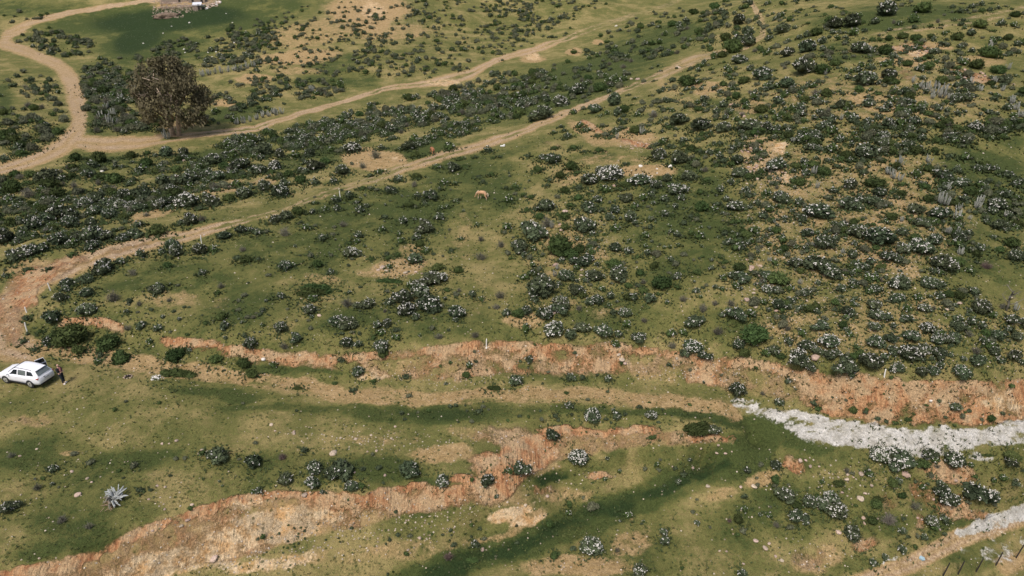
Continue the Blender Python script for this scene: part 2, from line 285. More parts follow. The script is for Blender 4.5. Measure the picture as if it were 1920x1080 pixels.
    white = np.maximum(m_line(px, py, WHITE, 1, .95), m_line(px, py, WHITE2, 1, .95)) * np.clip(wv, 0, 1)
    white = np.maximum(white, m_blobs(px, py, [(1840,862,36,9,8,.7),(1880,1010,60,24,-20,.42),(1870,1045,40,16,20,.56),(1900,1025,50,22,-20,.52),(1820,1040,30,10,20,.45),(1720,840,60,9,8,.6),(1530,830,40,8,20,.5),(1890,830,60,14,0,.6),(1650,1072,30,5,-14,.5),(1675,1045,30,4,-18,.7)]))
    rock = m_blobs(px, py, [(700,30,110,36,0,.8),(1430,300,60,60,0,1),(1460,380,60,60,0,.7),(1440,520,60,60,0,.8),(1600,460,220,140,0,.75),(1720,100,80,18,5,1),(1820,145,80,16,10,1),(1200,270,40,14,0,1),(1100,470,90,60,0,.5),(760,510,60,26,0,.7),(690,990,200,26,-10,.9),(560,1040,200,22,-6,1),(850,985,110,14,-25,1),(1040,900,80,22,0,.5),(1500,610,120,40,0,.6),(700,820,200,22,0,.5),(1520,1050,60,26,0,.8),(860,710,160,14,0,.6),(1300,700,160,22,0,.6),(1620,900,100,40,0,.5),(150,200,26,70,0,.6),(1700,640,200,60,0,.5),(450,340,160,40,0,.4),(1500,200,300,60,0,.3)])
    green_break = lush * sstep(.35, .9, lush)
    tan = tan * (1 - .0 * lush)
    red *= (1 - .8 * deep); tan *= (1 - .7 * deep)
    M['lush'] = lush; M['tan'] = tan; M['red'] = red; M['white'] = white; M['pale'] = pale; M['deep'] = deep; M['rock'] = rock
    return M

vis = (gy > 5) & (gxp > -700) & (gxp < 2620) & (gyp > -250) & (gyp < 1700)
MM = {}
mv = masks(gxp[vis], gyp[vis])
for k_, v_ in mv.items():
    a_ = np.zeros(len(gx)); a_[vis] = v_; MM[k_] = a_

# relief: swells, clods, rills on the cut banks, wheel ruts
slope_zone = np.clip(MM['red'] + MM['pale'] * .6, 0, 1)
Z += (fbm(gx / 7, gy / 7, 3, 1) - .5) * .55 * (1 - MM['white'] * .7)
Z += (fbm(gx / 1.6, gy / 1.6, 4, 2) - .5) * (.16 + .34 * slope_zone + .2 * MM['rock'])
rill = np.abs(fbm(gx / 1.5 + gy * .25 + 2.5 * fbm(gx / 3, gy / 3, 2, 14), gy / 5, 3, 3) - .5) * 2
Z += -(1 - np.clip(rill * 3.0, 0, 1)) * .75 * slope_zone * np.clip(fbm(gx / 6, gy / 6, 2, 12) * 1.6 - .3, 0, 1)
Z += (fbm(gx / .7, gy / .7, 2, 15) - .5) * .22 * slope_zone
far_w = sstep(150, 400, gy)
Z += (fbm(gx / 60, gy / 60, 4, 4) - .5) * 10 * far_w
ZG = Z.reshape(GX.shape)
def height(x, y):
    x = np.asarray(x, float); y = np.asarray(y, float)
    i = np.clip(np.searchsorted(XS, x) - 1, 0, len(XS) - 2); j = np.clip(np.searchsorted(YS, y) - 1, 0, len(YS) - 2)
    u = np.clip((x - XS[i]) / (XS[i + 1] - XS[i]), 0, 1); v = np.clip((y - YS[j]) / (YS[j + 1] - YS[j]), 0, 1)
    return (ZG[j, i] * (1 - u) + ZG[j, i + 1] * u) * (1 - v) + (ZG[j + 1, i] * (1 - u) + ZG[j + 1, i + 1] * u) * v
def ground_at(px, py):
    """points of the ground under the given places of the photograph"""
    px = np.atleast_1d(np.asarray(px, float)); py = np.atleast_1d(np.asarray(py, float))
    d = rays(px, py)
    ts = 30 * (1 + .011) ** np.arange(340)
    res = np.full(len(px), np.nan)
    prev_t = np.full(len(px), ts[0]); done = np.zeros(len(px), bool)
    for tt in ts[1:]:
        act = ~done
        if not act.any(): break
        P = d[act] * tt
        below = (P[:, 2] + CAM_H) < height(P[:, 0], P[:, 1])
        idx = np.where(act)[0][below]
        res[idx] = tt; done[idx] = True
    lo = np.where(done, res / 1.011, 900); hi = np.where(done, res, 900)
    for _ in range(8):
        mid = (lo + hi) / 2; P = d * mid[:, None]
        b = (P[:, 2] + CAM_H) < height(P[:, 0], P[:, 1])
        hi = np.where(b, mid, hi); lo = np.where(b, lo, mid)
    P = d * hi[:, None]
    P[:, 2] = height(P[:, 0], P[:, 1])
    return P, done, hi

# ------------------------------------------------------------------ mesh helpers
def new_mesh(name, V, F, mats=None, fm=None, smooth=False, cols=None):
    V = np.asarray(V, np.float32); F = np.asarray(F, np.int32)
    me = bpy.data.meshes.new(name)
    k = F.shape[1]
    me.vertices.add(len(V)); me.vertices.foreach_set('co', V.ravel())
    me.loops.add(F.size); me.loops.foreach_set('vertex_index', F.ravel())
    me.polygons.add(len(F)); me.polygons.foreach_set('loop_start', np.arange(0, F.size, k, dtype=np.int32))
    if mats:
        for m in mats: me.materials.append(m)
    if fm is not None: me.polygons.foreach_set('material_index', np.asarray(fm, np.int32))
    if smooth: me.polygons.foreach_set('use_smooth', np.ones(len(F), bool))
    if cols:
        for nm, a in cols.items():
            at_ = me.attributes.new(nm, 'FLOAT_COLOR', 'POINT'); at_.data.foreach_set('color', np.asarray(a, np.float32).ravel())
    me.update(calc_edges=True)
    return me
def put(name, me, parent=None, loc=None, rot=None, scale=None):
    o = bpy.data.objects.new(name, me); COL.objects.link(o)
    if parent is not None: o.parent = parent
    if loc is not None: o.location = loc
    if rot is not None: o.rotation_euler = rot
    if scale is not None: o.scale = scale
    return o
def tag(o, label=None, cat=None, group=None, kind=None):
    if label: o['label'] = label
    if cat: o['category'] = cat
    if group: o['group'] = group
    if kind: o['kind'] = kind
    return o
def empty(name, loc, rz=0.0):
    o = bpy.data.objects.new(name, None); COL.objects.link(o); o.location = loc; o.rotation_euler = (0, 0, rz); o.empty_display_size = .3
    return o
class MB:
    """collects polygons of any size"""
    def __init__(s): s.v = []; s.f = []
    def add(s, V, F):
        b = len(s.v); s.v += [tuple(p) for p in V]; s.f += [tuple(i + b for i in f) for f in F]
    def box(s, c, e, M=None):
        V = [Vector((c[0] + sx * e[0] / 2, c[1] + sy * e[1] / 2, c[2] + sz * e[2] / 2)) for sx in (-1, 1) for sy in (-1, 1) for sz in (-1, 1)]
        if M is not None: V = [M @ p for p in V]
        s.add(V, [(0, 1, 3, 2), (4, 6, 7, 5), (0, 4, 5, 1), (2, 3, 7, 6), (0, 2, 6, 4), (1, 5, 7, 3)])
    def tube(s, pts, rs, k=6, cap=True):
        pts = [Vector(p) for p in pts]; rings = []
        b = len(s.v)
        for i, p in enumerate(pts):
            t_ = (pts[min(i + 1, len(pts) - 1)] - pts[max(i - 1, 0)]).normalized()
            a = t_.orthogonal().normalized() if i == 0 else (a - t_ * a.dot(t_)).normalized()
            c = t_.cross(a)
            for j in range(k):
                th = 2 * math.pi * j / k
                s.v.append(tuple(p + (a * math.cos(th) + c * math.sin(th)) * rs[i]))
        for i in range(len(pts) - 1):
            for j in range(k):
                s.f.append((b + i * k + j, b + i * k + (j + 1) % k, b + (i + 1) * k + (j + 1) % k, b + (i + 1) * k + j))
        if cap:
            s.f.append(tuple(b + j for j in range(k))[::-1]); s.f.append(tuple(b + (len(pts) - 1) * k + j for j in range(k)))
    def build(s, name, mat, parent=None, smooth=False, bevel=0):
        me = bpy.data.meshes.new(name); me.from_pydata(s.v, [], s.f); me.materials.append(mat)
        if smooth:
            for p in me.polygons: p.use_smooth = True
        o = put(name, me, parent)
        if bevel:
            m = o.modifiers.new('bevel', 'BEVEL'); m.width = bevel; m.segments = 2; m.limit_method = 'ANGLE'
        return o

# ------------------------------------------------------------------ materials
def mat(name, col, rough=.85, var=.15, nscale=3.0, metal=0.0, col2=None, bump=0.0, objvar=0.0, spec=.3):
    m = bpy.data.materials.new(name); m.use_nodes = True
    n_ = m.node_tree; b = n_.nodes['Principled BSDF']
    b.inputs['Roughness'].default_value = rough; b.inputs['Metallic'].default_value = metal
    b.inputs['Specular IOR Level'].default_value = spec
    tc = n_.nodes.new('ShaderNodeTexCoord'); nz = n_.nodes.new('ShaderNodeTexNoise'); nz.inputs['Scale'].default_value = nscale; nz.inputs['Detail'].default_value = 4
    n_.links.new(tc.outputs['Object'], nz.inputs['Vector'])
    mr = n_.nodes.new('ShaderNodeMapRange'); mr.inputs[1].default_value = .3; mr.inputs[2].default_value = .7
    n_.links.new(nz.outputs['Fac'], mr.inputs[0])
    mx = n_.nodes.new('ShaderNodeMix'); mx.data_type = 'RGBA'
    c2 = col2 or tuple(c * (1 - var) for c in col); c1 = tuple(min(1, c * (1 + (0 if col2 else var))) for c in col)
    mx.inputs[6].default_value = (*c2, 1); mx.inputs[7].default_value = (*c1, 1)
    n_.links.new(mr.outputs[0], mx.inputs[0])
    out = mx.outputs[2]
    if objvar:
        oi = n_.nodes.new('ShaderNodeObjectInfo'); hsv = n_.nodes.new('ShaderNodeHueSaturation')
        r1 = n_.nodes.new('ShaderNodeMapRange'); r1.inputs[3].default_value = 1 - objvar; r1.inputs[4].default_value = 1 + objvar
        n_.links.new(oi.outputs['Random'], r1.inputs[0]); n_.links.new(r1.outputs[0], hsv.inputs['Value'])
        r2 = n_.nodes.new('ShaderNodeMapRange'); r2.inputs[3].default_value = .5 - objvar * .08; r2.inputs[4].default_value = .5 + objvar * .08
        fr = n_.nodes.new('ShaderNodeMath'); fr.operation = 'FRACT'; ml = n_.nodes.new('ShaderNodeMath'); ml.operation = 'MULTIPLY'; ml.inputs[1].default_value = 13.7
        n_.links.new(oi.outputs['Random'], ml.inputs[0]); n_.links.new(ml.outputs[0], fr.inputs[0]); n_.links.new(fr.outputs[0], r2.inputs[0]); n_.links.new(r2.outputs[0], hsv.inputs['Hue'])
        n_.links.new(out, hsv.inputs['Color']); out = hsv.outputs[0]
    n_.links.new(out, b.inputs['Base Color'])
    if bump:
        bp = n_.nodes.new('ShaderNodeBump'); bp.inputs['Strength'].default_value = bump; bp.inputs['Distance'].default_value = .1
        n_.links.new(nz.outputs['Fac'], bp.inputs['Height']); n_.links.new(bp.outputs[0], b.inputs['Normal'])
    return m

def ground_material():
    m = bpy.data.materials.new('ground_cover'); m.use_nodes = True
    N = m.node_tree.nodes; L = m.node_tree.links; b = N['Principled BSDF']; b.inputs['Roughness'].default_value = 1; b.inputs['Specular IOR Level'].default_value = .08
    geo = N.new('ShaderNodeNewGeometry')
    def noise(sc, det=5, rough=.6, stretch=None):
        x = N.new('ShaderNodeTexNoise'); x.inputs['Scale'].default_value = sc; x.inputs['Detail'].default_value = det; x.inputs['Roughness'].default_value = rough
        if stretch:
            mp = N.new('ShaderNodeMapping'); mp.inputs['Scale'].default_value = stretch; mp.inputs['Rotation'].default_value = (0, 0, .25)
            L.new(geo.outputs['Position'], mp.inputs['Vector']); L.new(mp.outputs[0], x.inputs['Vector'])
        else: L.new(geo.outputs['Position'], x.inputs['Vector'])
        return x.outputs['Fac']
    def math_(op, a, b_, c=None):
        x = N.new('ShaderNodeMath'); x.operation = op
        for i, q in enumerate((a, b_, c)):
            if q is None: continue
            if isinstance(q, (int, float)): x.inputs[i].default_value = q
            else: L.new(q, x.inputs[i])
        return x.outputs[0]
    def ss(v, lo, hi):
        x = N.new('ShaderNodeMapRange'); x.interpolation_type = 'SMOOTHSTEP'; x.inputs[1].default_value = lo; x.inputs[2].default_value = hi
        L.new(v, x.inputs[0]); return x.outputs[0]
    def mix(f, a, b_):
        x = N.new('ShaderNodeMix'); x.data_type = 'RGBA'; L.new(f, x.inputs[0])
        for i, q in ((6, a), (7, b_)):
            if isinstance(q, tuple): x.inputs[i].default_value = (*q, 1)
            else: L.new(q, x.inputs[i])
        return x.outputs[2]
    def attr(nm):
        a = N.new('ShaderNodeAttribute'); a.attribute_name = nm; s = N.new('ShaderNodeSeparateColor'); L.new(a.outputs['Color'], s.inputs[0]); return s.outputs
    A_, B_, C_ = attr('cover_a'), attr('cover_b'), attr('cover_c')
    n0 = noise(.045, 4, .55); n1 = noise(.22, 6, .62); n2 = noise(1.3, 6, .65); n3 = noise(5.5, 5, .65); n4 = noise(19, 3, .7)
    n5 = noise(.6, 5, .6, (1, 1, 1)); nstr = noise(1.2, 4, .6, (3.5, .5, 1))
    e = math_('ADD', math_('MULTIPLY', math_('SUBTRACT', n2, .5), .75), math_('MULTIPLY', math_('SUBTRACT', n3, .5), .75))
    # meadow: dry straw, olive, fresh green
    g = math_('ADD', math_('MULTIPLY', math_('SUBTRACT', n1, .5), 1.6), math_('MULTIPLY', math_('SUBTRACT', n0, .5), 1.0))
    g = math_('ADD', g, math_('MULTIPLY', e, 1.1))
    gg = math_('ADD', math_('ADD', g, -.10), math_('MULTIPLY', A_[0], .62))
    straw, olive, grass, deepg = (.288, .234, .099), (.142, .141, .047), (.064, .082, .026), (.027, .045, .016)
    c = mix(ss(gg, -.42, .02), straw, olive)
    c = mix(ss(gg, .02, .42), c, grass)
    c = mix(ss(math_('ADD', math_('MULTIPLY', e, .6), C_[0]), .42, .95), c, deepg)
    # bare soil
    rutc = B_[2]
    soil = mix(ss(n2, .3, .7), (.30, .205, .092), (.43, .305, .158))
    soil = mix(math_('MULTIPLY', rutc, .8), soil, mix(ss(n3, .35, .65), (.33, .22, .145), (.52, .40, .28)))
    tanm = ss(math_('ADD', A_[1], math_('ADD', math_('MULTIPLY', e, .62), math_('MULTIPLY', math_('SUBTRACT', n5, .5), .9))), .34, .78)
    c = mix(tanm, c, soil)
    redc = mix(ss(nstr, .35, .62), (.32, .15, .072), (.50, .285, .145))
    redc = mix(ss(n5, .42, .60), redc, (.46, .32, .185))
    redm = ss(math_('ADD', A_[2], math_('ADD', math_('MULTIPLY', e, .7), math_('MULTIPLY', math_('SUBTRACT', n5, .5), 1.0))), .36, .72)
    c = mix(redm, c, redc)
    palec = mix(ss(n2, .34, .62), (.50, .30, .135), (.60, .46, .29))
    palem = ss(math_('ADD', C_[1], math_('ADD', math_('MULTIPLY', e, .8), math_('MULTIPLY', math_('SUBTRACT', n5, .5), .8))), .38, .72)
    c = mix(palem, c, palec)
    # stones lying in the soil
    vor = N.new('ShaderNodeTexVoronoi'); vor.inputs['Scale'].default_value = 4.2; L.new(geo.outputs['Position'], vor.inputs['Vector'])
    sep = N.new('ShaderNodeSeparateColor'); L.new(vor.outputs['Color'], sep.inputs[0])
    st = math_('MULTIPLY', ss(math_('SUBTRACT', .33, vor.outputs['Distance']), 0, .08), ss(math_('ADD', sep.outputs[0], math_('MULTIPLY', B_[1], .55)), .93, .99))
    c = mix(st, c, mix(sep.outputs[1], (.36, .28, .20), (.58, .50, .40)))
    wm = ss(math_('ADD', B_[0], math_('ADD', math_('MULTIPLY', e, .75), math_('MULTIPLY', math_('SUBTRACT', n5, .5), 1.1))), .44, .72)
    c = mix(wm, c, mix(ss(n2, .3, .7), (.37, .35, .30), (.60, .58, .54)))
    # dark sprigs
    vd = N.new('ShaderNodeTexVoronoi'); vd.inputs['Scale'].default_value = 2.6; L.new(geo.outputs['Position'], vd.inputs['Vector'])
    fine = N.new('ShaderNodeMapRange'); fine.inputs[1].default_value = .25; fine.inputs[2].default_value = .75; fine.inputs[3].default_value = .50; fine.inputs[4].default_value = 1.50; L.new(n4, fine.inputs[0])
    mid = N.new('ShaderNodeMapRange'); mid.inputs[1].default_value = .3; mid.inputs[2].default_value = .7; mid.inputs[3].default_value = .70; mid.inputs[4].default_value = 1.28; L.new(n3, mid.inputs[0])
    f = math_('MULTIPLY', fine.outputs[0], mid.outputs[0])
    sp2 = N.new('ShaderNodeSeparateColor'); L.new(vd.outputs['Color'], sp2.inputs[0])
    sprig = math_('MULTIPLY', ss(math_('SUBTRACT', .36, math_('ADD', vd.outputs['Distance'], math_('MULTIPLY', math_('SUBTRACT', n4, .5), .3))), 0, .12), ss(math_('ADD', sp2.outputs[0], math_('MULTIPLY', g, .12)), .74, .84))
    sprig = math_('MULTIPLY', sprig, math_('SUBTRACT', 1, math_('MAXIMUM', wm, math_('MULTIPLY', redm, .8))))
    c = mix(math_('MULTIPLY', sprig, .75), c, (.040, .058, .016))
    vm = N.new('ShaderNodeVectorMath'); vm.operation = 'SCALE'; L.new(c, vm.inputs[0]); L.new(f, vm.inputs['Scale'])
    L.new(vm.outputs[0], b.inputs['Base Color'])
    bp = N.new('ShaderNodeBump'); bp.inputs['Strength'].default_value = .9; bp.inputs['Distance'].default_value = .16
    hh = math_('ADD', n3, math_('MULTIPLY', n4, .6)); L.new(math_('ADD', math_('ADD', hh, math_('MULTIPLY', st, .5)), math_('MULTIPLY', math_('MULTIPLY', nstr, redm), 3.0)), bp.inputs['Height']); L.new(bp.outputs[0], b.inputs['Normal'])
    return m

M_GROUND = ground_material()
M_LEAF = mat('shrub_leaf', (.058, .074, .040), .8, .55, 2.5, objvar=.35, spec=.12)
M_LEAF2 = mat('bush_leaf', (.054, .078, .026), .8, .4, 2.5, objvar=.35, spec=.1)
M_PETAL = mat('blossom_white', (.66, .64, .59), .8, .12, 6, spec=.1)
M_DRY = mat('dry_twig', (.17, .155, .125), .95, .3, 4, objvar=.25)
M_DRYLEAF = mat('grey_green_leaf', (.098, .105, .062), .9, .3, 4, objvar=.25)
M_PURPLE = mat('bare_twig', (.15, .105, .095), .95, .25, 4)
M_CACT = mat('cactus_skin', (.22, .225, .195), .9, .3, 5, objvar=.25)
M_ROCK = mat('boulder_stone', (.42, .33, .26), .95, .3, 2.5, bump=.6, objvar=.25)
M_PINK = mat('pink_stone', (.38, .275, .215), .95, .25, 2.5, bump=.6, objvar=.15)
M_WHITE = mat('limewashed_stake', (.78, .76, .72), .8, .1)
M_POST = mat('weathered_post', (.035, .03, .026), .95, .2)
M_TUFT = mat('grass_tuft', (.085, .10, .032), .95, .35, .6)
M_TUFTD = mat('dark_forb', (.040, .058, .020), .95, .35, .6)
M_PEB = mat('pebble', (.55, .47, .38), .95, .35, .8)
M_EUC = mat('eucalyptus_leaf', (.112, .098, .056), .85, .5, .5, spec=.1)
M_BARK = mat('pale_bark', (.42, .33, .25), .9, .35, 2)

# ------------------------------------------------------------------ ground
nx, ny = len(XS), len(YS)
idx = np.arange(nx * ny).reshape(ny, nx)
F = np.stack([idx[:-1, :-1], idx[:-1, 1:], idx[1:, 1:], idx[1:, :-1]], -1).reshape(-1, 4)
one = np.ones(len(gx))
gme = new_mesh('ground', np.stack([gx, gy, Z], -1), F, [M_GROUND], smooth=True, cols={
    'cover_a': np.stack([MM['lush'], MM['tan'], MM['red'], one], -1),
    'cover_b': np.stack([MM['white'], MM['rock'], MM['rut'], one], -1),
    'cover_c': np.stack([MM['deep'], MM['pale'], one * 0, one], -1)})
tag(put('ground', gme), kind='structure')

# ------------------------------------------------------------------ plant prototypes (unit radius, standing on z=0)
def rot_frames(nrm, rng):
    a = np.cross(nrm, rng.normal(size=nrm.shape)); a /= np.linalg.norm(a, axis=1)[:, None] + 1e-9
    return a, np.cross(nrm, a)
def leaf_cards(P, nrm, size, rng, aspect=.55):
    a, b = rot_frames(nrm, rng); s = size[:, None]
    V = np.stack([P - a * s, P + b * s * aspect, P + a * s, P - b * s * aspect], 1).reshape(-1, 3)
    q = np.arange(len(P))[:, None] * 4
    F = np.concatenate([q + [0, 1, 2], q + [0, 2, 3]], 0)
    return V, F
def ico(sub=1):
    t = (1 + 5 ** .5) / 2
    V = [(-1, t, 0), (1, t, 0), (-1, -t, 0), (1, -t, 0), (0, -1, t), (0, 1, t), (0, -1, -t), (0, 1, -t), (t, 0, -1), (t, 0, 1), (-t, 0, -1), (-t, 0, 1)]
    F = [(0, 11, 5), (0, 5, 1), (0, 1, 7), (0, 7, 10), (0, 10, 11), (1, 5, 9), (5, 11, 4), (11, 10, 2), (10, 7, 6), (7, 1, 8), (3, 9, 4), (3, 4, 2), (3, 2, 6), (3, 6, 8), (3, 8, 9), (4, 9, 5), (2, 4, 11), (6, 2, 10), (8, 6, 7), (9, 8, 1)]
    V = [Vector(v).normalized() for v in V]
    for _ in range(sub):
        c = {}; F2 = []
        def m_(a, b):
            k = (min(a, b), max(a, b))
            if k not in c: V.append(((V[a] + V[b]) / 2).normalized()); c[k] = len(V) - 1
            return c[k]
        for a, b, d_ in F:
            x, y, z = m_(a, b), m_(b, d_), m_(d_, a); F2 += [(a, x, z), (b, y, x), (d_, z, y), (x, y, z)]
        F = F2
    return np.array([tuple(v) for v in V]), np.array(F)
ICO0, ICO1, ICO2 = ico(0), ico(1), ico(2)
def lumps(rng, nl, hz, spread):
    C = [np.array([0, 0, hz * .45])]
    R_ = [.62]
    for i in range(nl):
        a = rng.uniform(0, 2 * math.pi); r = rng.uniform(.3, 1) * spread
        C.append(np.array([math.cos(a) * r, math.sin(a) * r, hz * rng.uniform(.22, .62)])); R_.append(rng.uniform(.24, .46))
    return np.array(C), np.array(R_)
def on_lumps(rng, C, R_, n_, up=-.25, out=1.0):
    w_ = R_ ** 2; k = rng.choice(len(C), n_ * 3, p=w_ / w_.sum())
    v = rng.normal(size=(n_ * 3, 3)); v /= np.linalg.norm(v, axis=1)[:, None]
    v[:, 2] = np.abs(v[:, 2]) * np.where(rng.uniform(size=len(v)) < .8, 1, -.6)
    P = C[k] + v * (R_[k] * out * rng.uniform(.86, 1.12, n_ * 3))[:, None]
    inside = np.zeros(len(P), bool)
    for c, r in zip(C, R_): inside |= np.linalg.norm(P - c, axis=1) < r * .82 * out
    ok = (~inside) & (P[:, 2] > .02)
    return P[ok][:n_], v[ok][:n_]
def shrub_proto(seed, leaves=420, flowers=60, nl=7, hz=1.15, spread=.62, lsize=.125, low=False):
    rng = np.random.default_rng(seed)
    C, R_ = lumps(rng, nl, hz, spread)
    V, F = [], []; b = 0
    iv, if_ = (ICO0 if low else ICO1)
    for c, r in zip(C, R_):
        vv = c + iv * r * .74 * (1 + rng.normal(size=(len(iv), 1)) * .12)
        vv[:, 2] = np.maximum(vv[:, 2], -.12)
        V.append(vv); F.append(if_ + b); b += len(vv)
    P, nr = on_lumps(rng, C, R_, leaves)
    nr = nr + rng.normal(size=nr.shape) * .8; nr /= np.linalg.norm(nr, axis=1)[:, None]
    lv, lf = leaf_cards(P, nr, rng.uniform(.5, 1.6, len(P)) * lsize, rng)
    V.append(lv); F.append(lf + b); b += len(lv)
    # shoots that break the outline
    k = 18 if low else 110
    P2, n2 = on_lumps(rng, C, R_, k, out=1.16)
    n2[:, 2] += .5; n2 /= np.linalg.norm(n2, axis=1)[:, None]
    side = np.cross(n2, rng.normal(size=n2.shape)); side /= np.linalg.norm(side, axis=1)[:, None]
    s = rng.uniform(.09, .2, len(P2))[:, None]
    sv = np.stack([P2 - n2 * s - side * s * .35, P2 - n2 * s + side * s * .35, P2 + n2 * s], 1).reshape(-1, 3)
    V.append(sv); F.append(np.arange(len(sv)).reshape(-1, 3) + b)
    leafV, leafF = np.concatenate(V), np.concatenate(F)
    fl = None
    if flowers:
        ncl = max(5, flowers // 3)
        Pc, nc = on_lumps(rng, C, R_, ncl * 2, out=1.06)
        side_w = Pc[:, 2] + .25 * np.sin(Pc[:, 0] * 3 + seed)
        kk = np.argsort(-side_w + rng.normal(size=len(Pc)) * .35)[:ncl]
        Pc, nc = Pc[kk], nc[kk]
        ii = rng.integers(0, len(Pc), flowers)
        P = Pc[ii] + rng.normal(size=(flowers, 3)) * .055; nr = nc[ii] + rng.normal(size=(flowers, 3)) * .4; nr[:, 2] += .3
        nr /= np.linalg.norm(nr, axis=1)[:, None]
        s = rng.uniform(.028, .068, flowers) * (1.25 if low else 1)
        fv, ff = leaf_cards(P + nr * .03, nr, s, rng, .9)
        fv2, ff2 = leaf_cards(P + nr * .03, np.cross(nr, rng.normal(size=nr.shape) + .01), s * .8, rng, .8)
        fl = (np.concatenate([fv, fv2]), np.concatenate([ff, ff2 + len(fv)]))
    return (leafV, leafF), fl
def twig_proto(seed, n_=70, leafy=0, spread=.9, hgt=1.1, r0=.016):
    rng = np.random.default_rng(seed); mb = MB()
    tips = []
    for i in range(n_):
        a = rng.uniform(0, 2 * math.pi); e = rng.uniform(.15, 1); L_ = rng.uniform(.5, 1)
        d0 = Vector((math.cos(a) * e * spread, math.sin(a) * e * spread, hgt * (1.15 - e * .6))) * L_
        m1 = d0 * .45 + Vector(rng.normal(size=3) * .07); base = Vector((math.cos(a) * .08, math.sin(a) * .08, -.05))
        mb.tube([base, m1, d0], [r0 * 1.3, r0, r0 * .35], 3, False)
        for q in range(3):
            s0 = m1.lerp(d0, rng.uniform(0, .9)); tp = s0 + Vector(rng.normal(size=3) * .16) + d0.normalized() * .16
            mb.tube([s0, tp], [r0 * .6, r0 * .3], 3, False); tips.append(tuple(tp))
    V = np.array(mb.v); Fq = np.array(mb.f); Ft = np.concatenate([Fq[:, [0, 1, 2]], Fq[:, [0, 2, 3]]])
    fl = None
    if leafy:
        P = np.array(tips)[rng.integers(0, len(tips), leafy)] * rng.uniform(.5, 1.0, (leafy, 1)) + rng.normal(size=(leafy, 3)) * .06
        P[:, 2] = np.abs(P[:, 2])
        nr = rng.normal(size=P.shape); nr /= np.linalg.norm(nr, axis=1)[:, None]
        fl = leaf_cards(P, nr, rng.uniform(.04, .09, leafy), rng, .5)
    return (V, Ft), fl
def cactus_proto(seed, n_=14, lean=.35):
    rng = np.random.default_rng(seed); mb = MB()
    for i in range(n_):
        a = rng.uniform(0, 2 * math.pi); rr = rng.uniform(.05, .5); hgt = rng.uniform(.8, 1.9) * (1.15 - rr * .5); l_ = rng.uniform(.05, lean)
        b0 = Vector((math.cos(a) * rr * .5, math.sin(a) * rr * .5, -.05)); q = Vector((math.cos(a) * (rr + l_ * .4), math.sin(a) * (rr + l_ * .4), hgt * .4)); tp = Vector((math.cos(a) * (rr + l_ * .7), math.sin(a) * (rr + l_ * .7), hgt))
        tp2 = tp + (tp - q).normalized() * .05; r = rng.uniform(.05, .085)
        mb.tube([b0, q, tp, tp2], [r * .9, r, r * .9, r * .35], 6)
    return mb

def mkproto(nm, pr, m1, m2):
    a = new_mesh(nm, pr[0][0], pr[0][1], [m1]); b = new_mesh(nm + '_blossom', pr[1][0], pr[1][1], [m2]) if pr[1] is not None else None
    return a, b
PROTO = {}
for lvl, nf in ((1, 34), (2, 95), (3, 190), (4, 420)):
    PROTO['F%d' % lvl] = [mkproto('flowering_shrub', shrub_proto(100 * lvl + i, flowers=nf, nl=6 + i % 4, hz=1.05 + .12 * (i % 3), spread=.62 + .12 * (i % 3)), M_LEAF, M_PETAL) for i in range(7 if lvl in (1, 2) else 4 if lvl == 3 else 2)]
PROTO['P'] = [mkproto('green_shrub', shrub_proto(700 + i, flowers=0, nl=6 + i % 3, hz=.95, spread=.5 + .08 * (i % 3), lsize=.09), M_LEAF2, M_PETAL) for i in range(5)]
PROTO['L'] = [mkproto('low_bush', shrub_proto(800 + i, leaves=600, flowers=0, nl=11, hz=.62, spread=.72, lsize=.085), M_LEAF2, M_PETAL) for i in range(3)]
PROTO['D'] = [mkproto('dry_shrub', twig_proto(900 + i, 60, 260), M_DRY, M_DRYLEAF) for i in range(3)]
PROTO['G'] = [mkproto('grey_shrub', shrub_proto(860 + i, leaves=380, flowers=0, nl=8, hz=.9, spread=.62, lsize=.10), M_DRYLEAF, M_PETAL) for i in range(4)]
PROTO['R'] = [mkproto('bare_shrub', twig_proto(950 + i, 90, 0, 1.0, 1.0, .014), M_PURPLE, M_DRYLEAF) for i in range(2)]
PROTO['B'] = [mkproto('bare_shrub', twig_proto(970 + i, 110, 0, 1.0, 1.0, .016), M_DRY, M_DRYLEAF) for i in range(2)]
LOW = {'F': [shrub_proto(1200 + i, leaves=90, flowers=34, nl=5, lsize=.17, low=True) for i in range(6)],
       'P': [shrub_proto(1300 + i, leaves=80, flowers=0, nl=5, lsize=.16, hz=.95, low=True) for i in range(5)]}

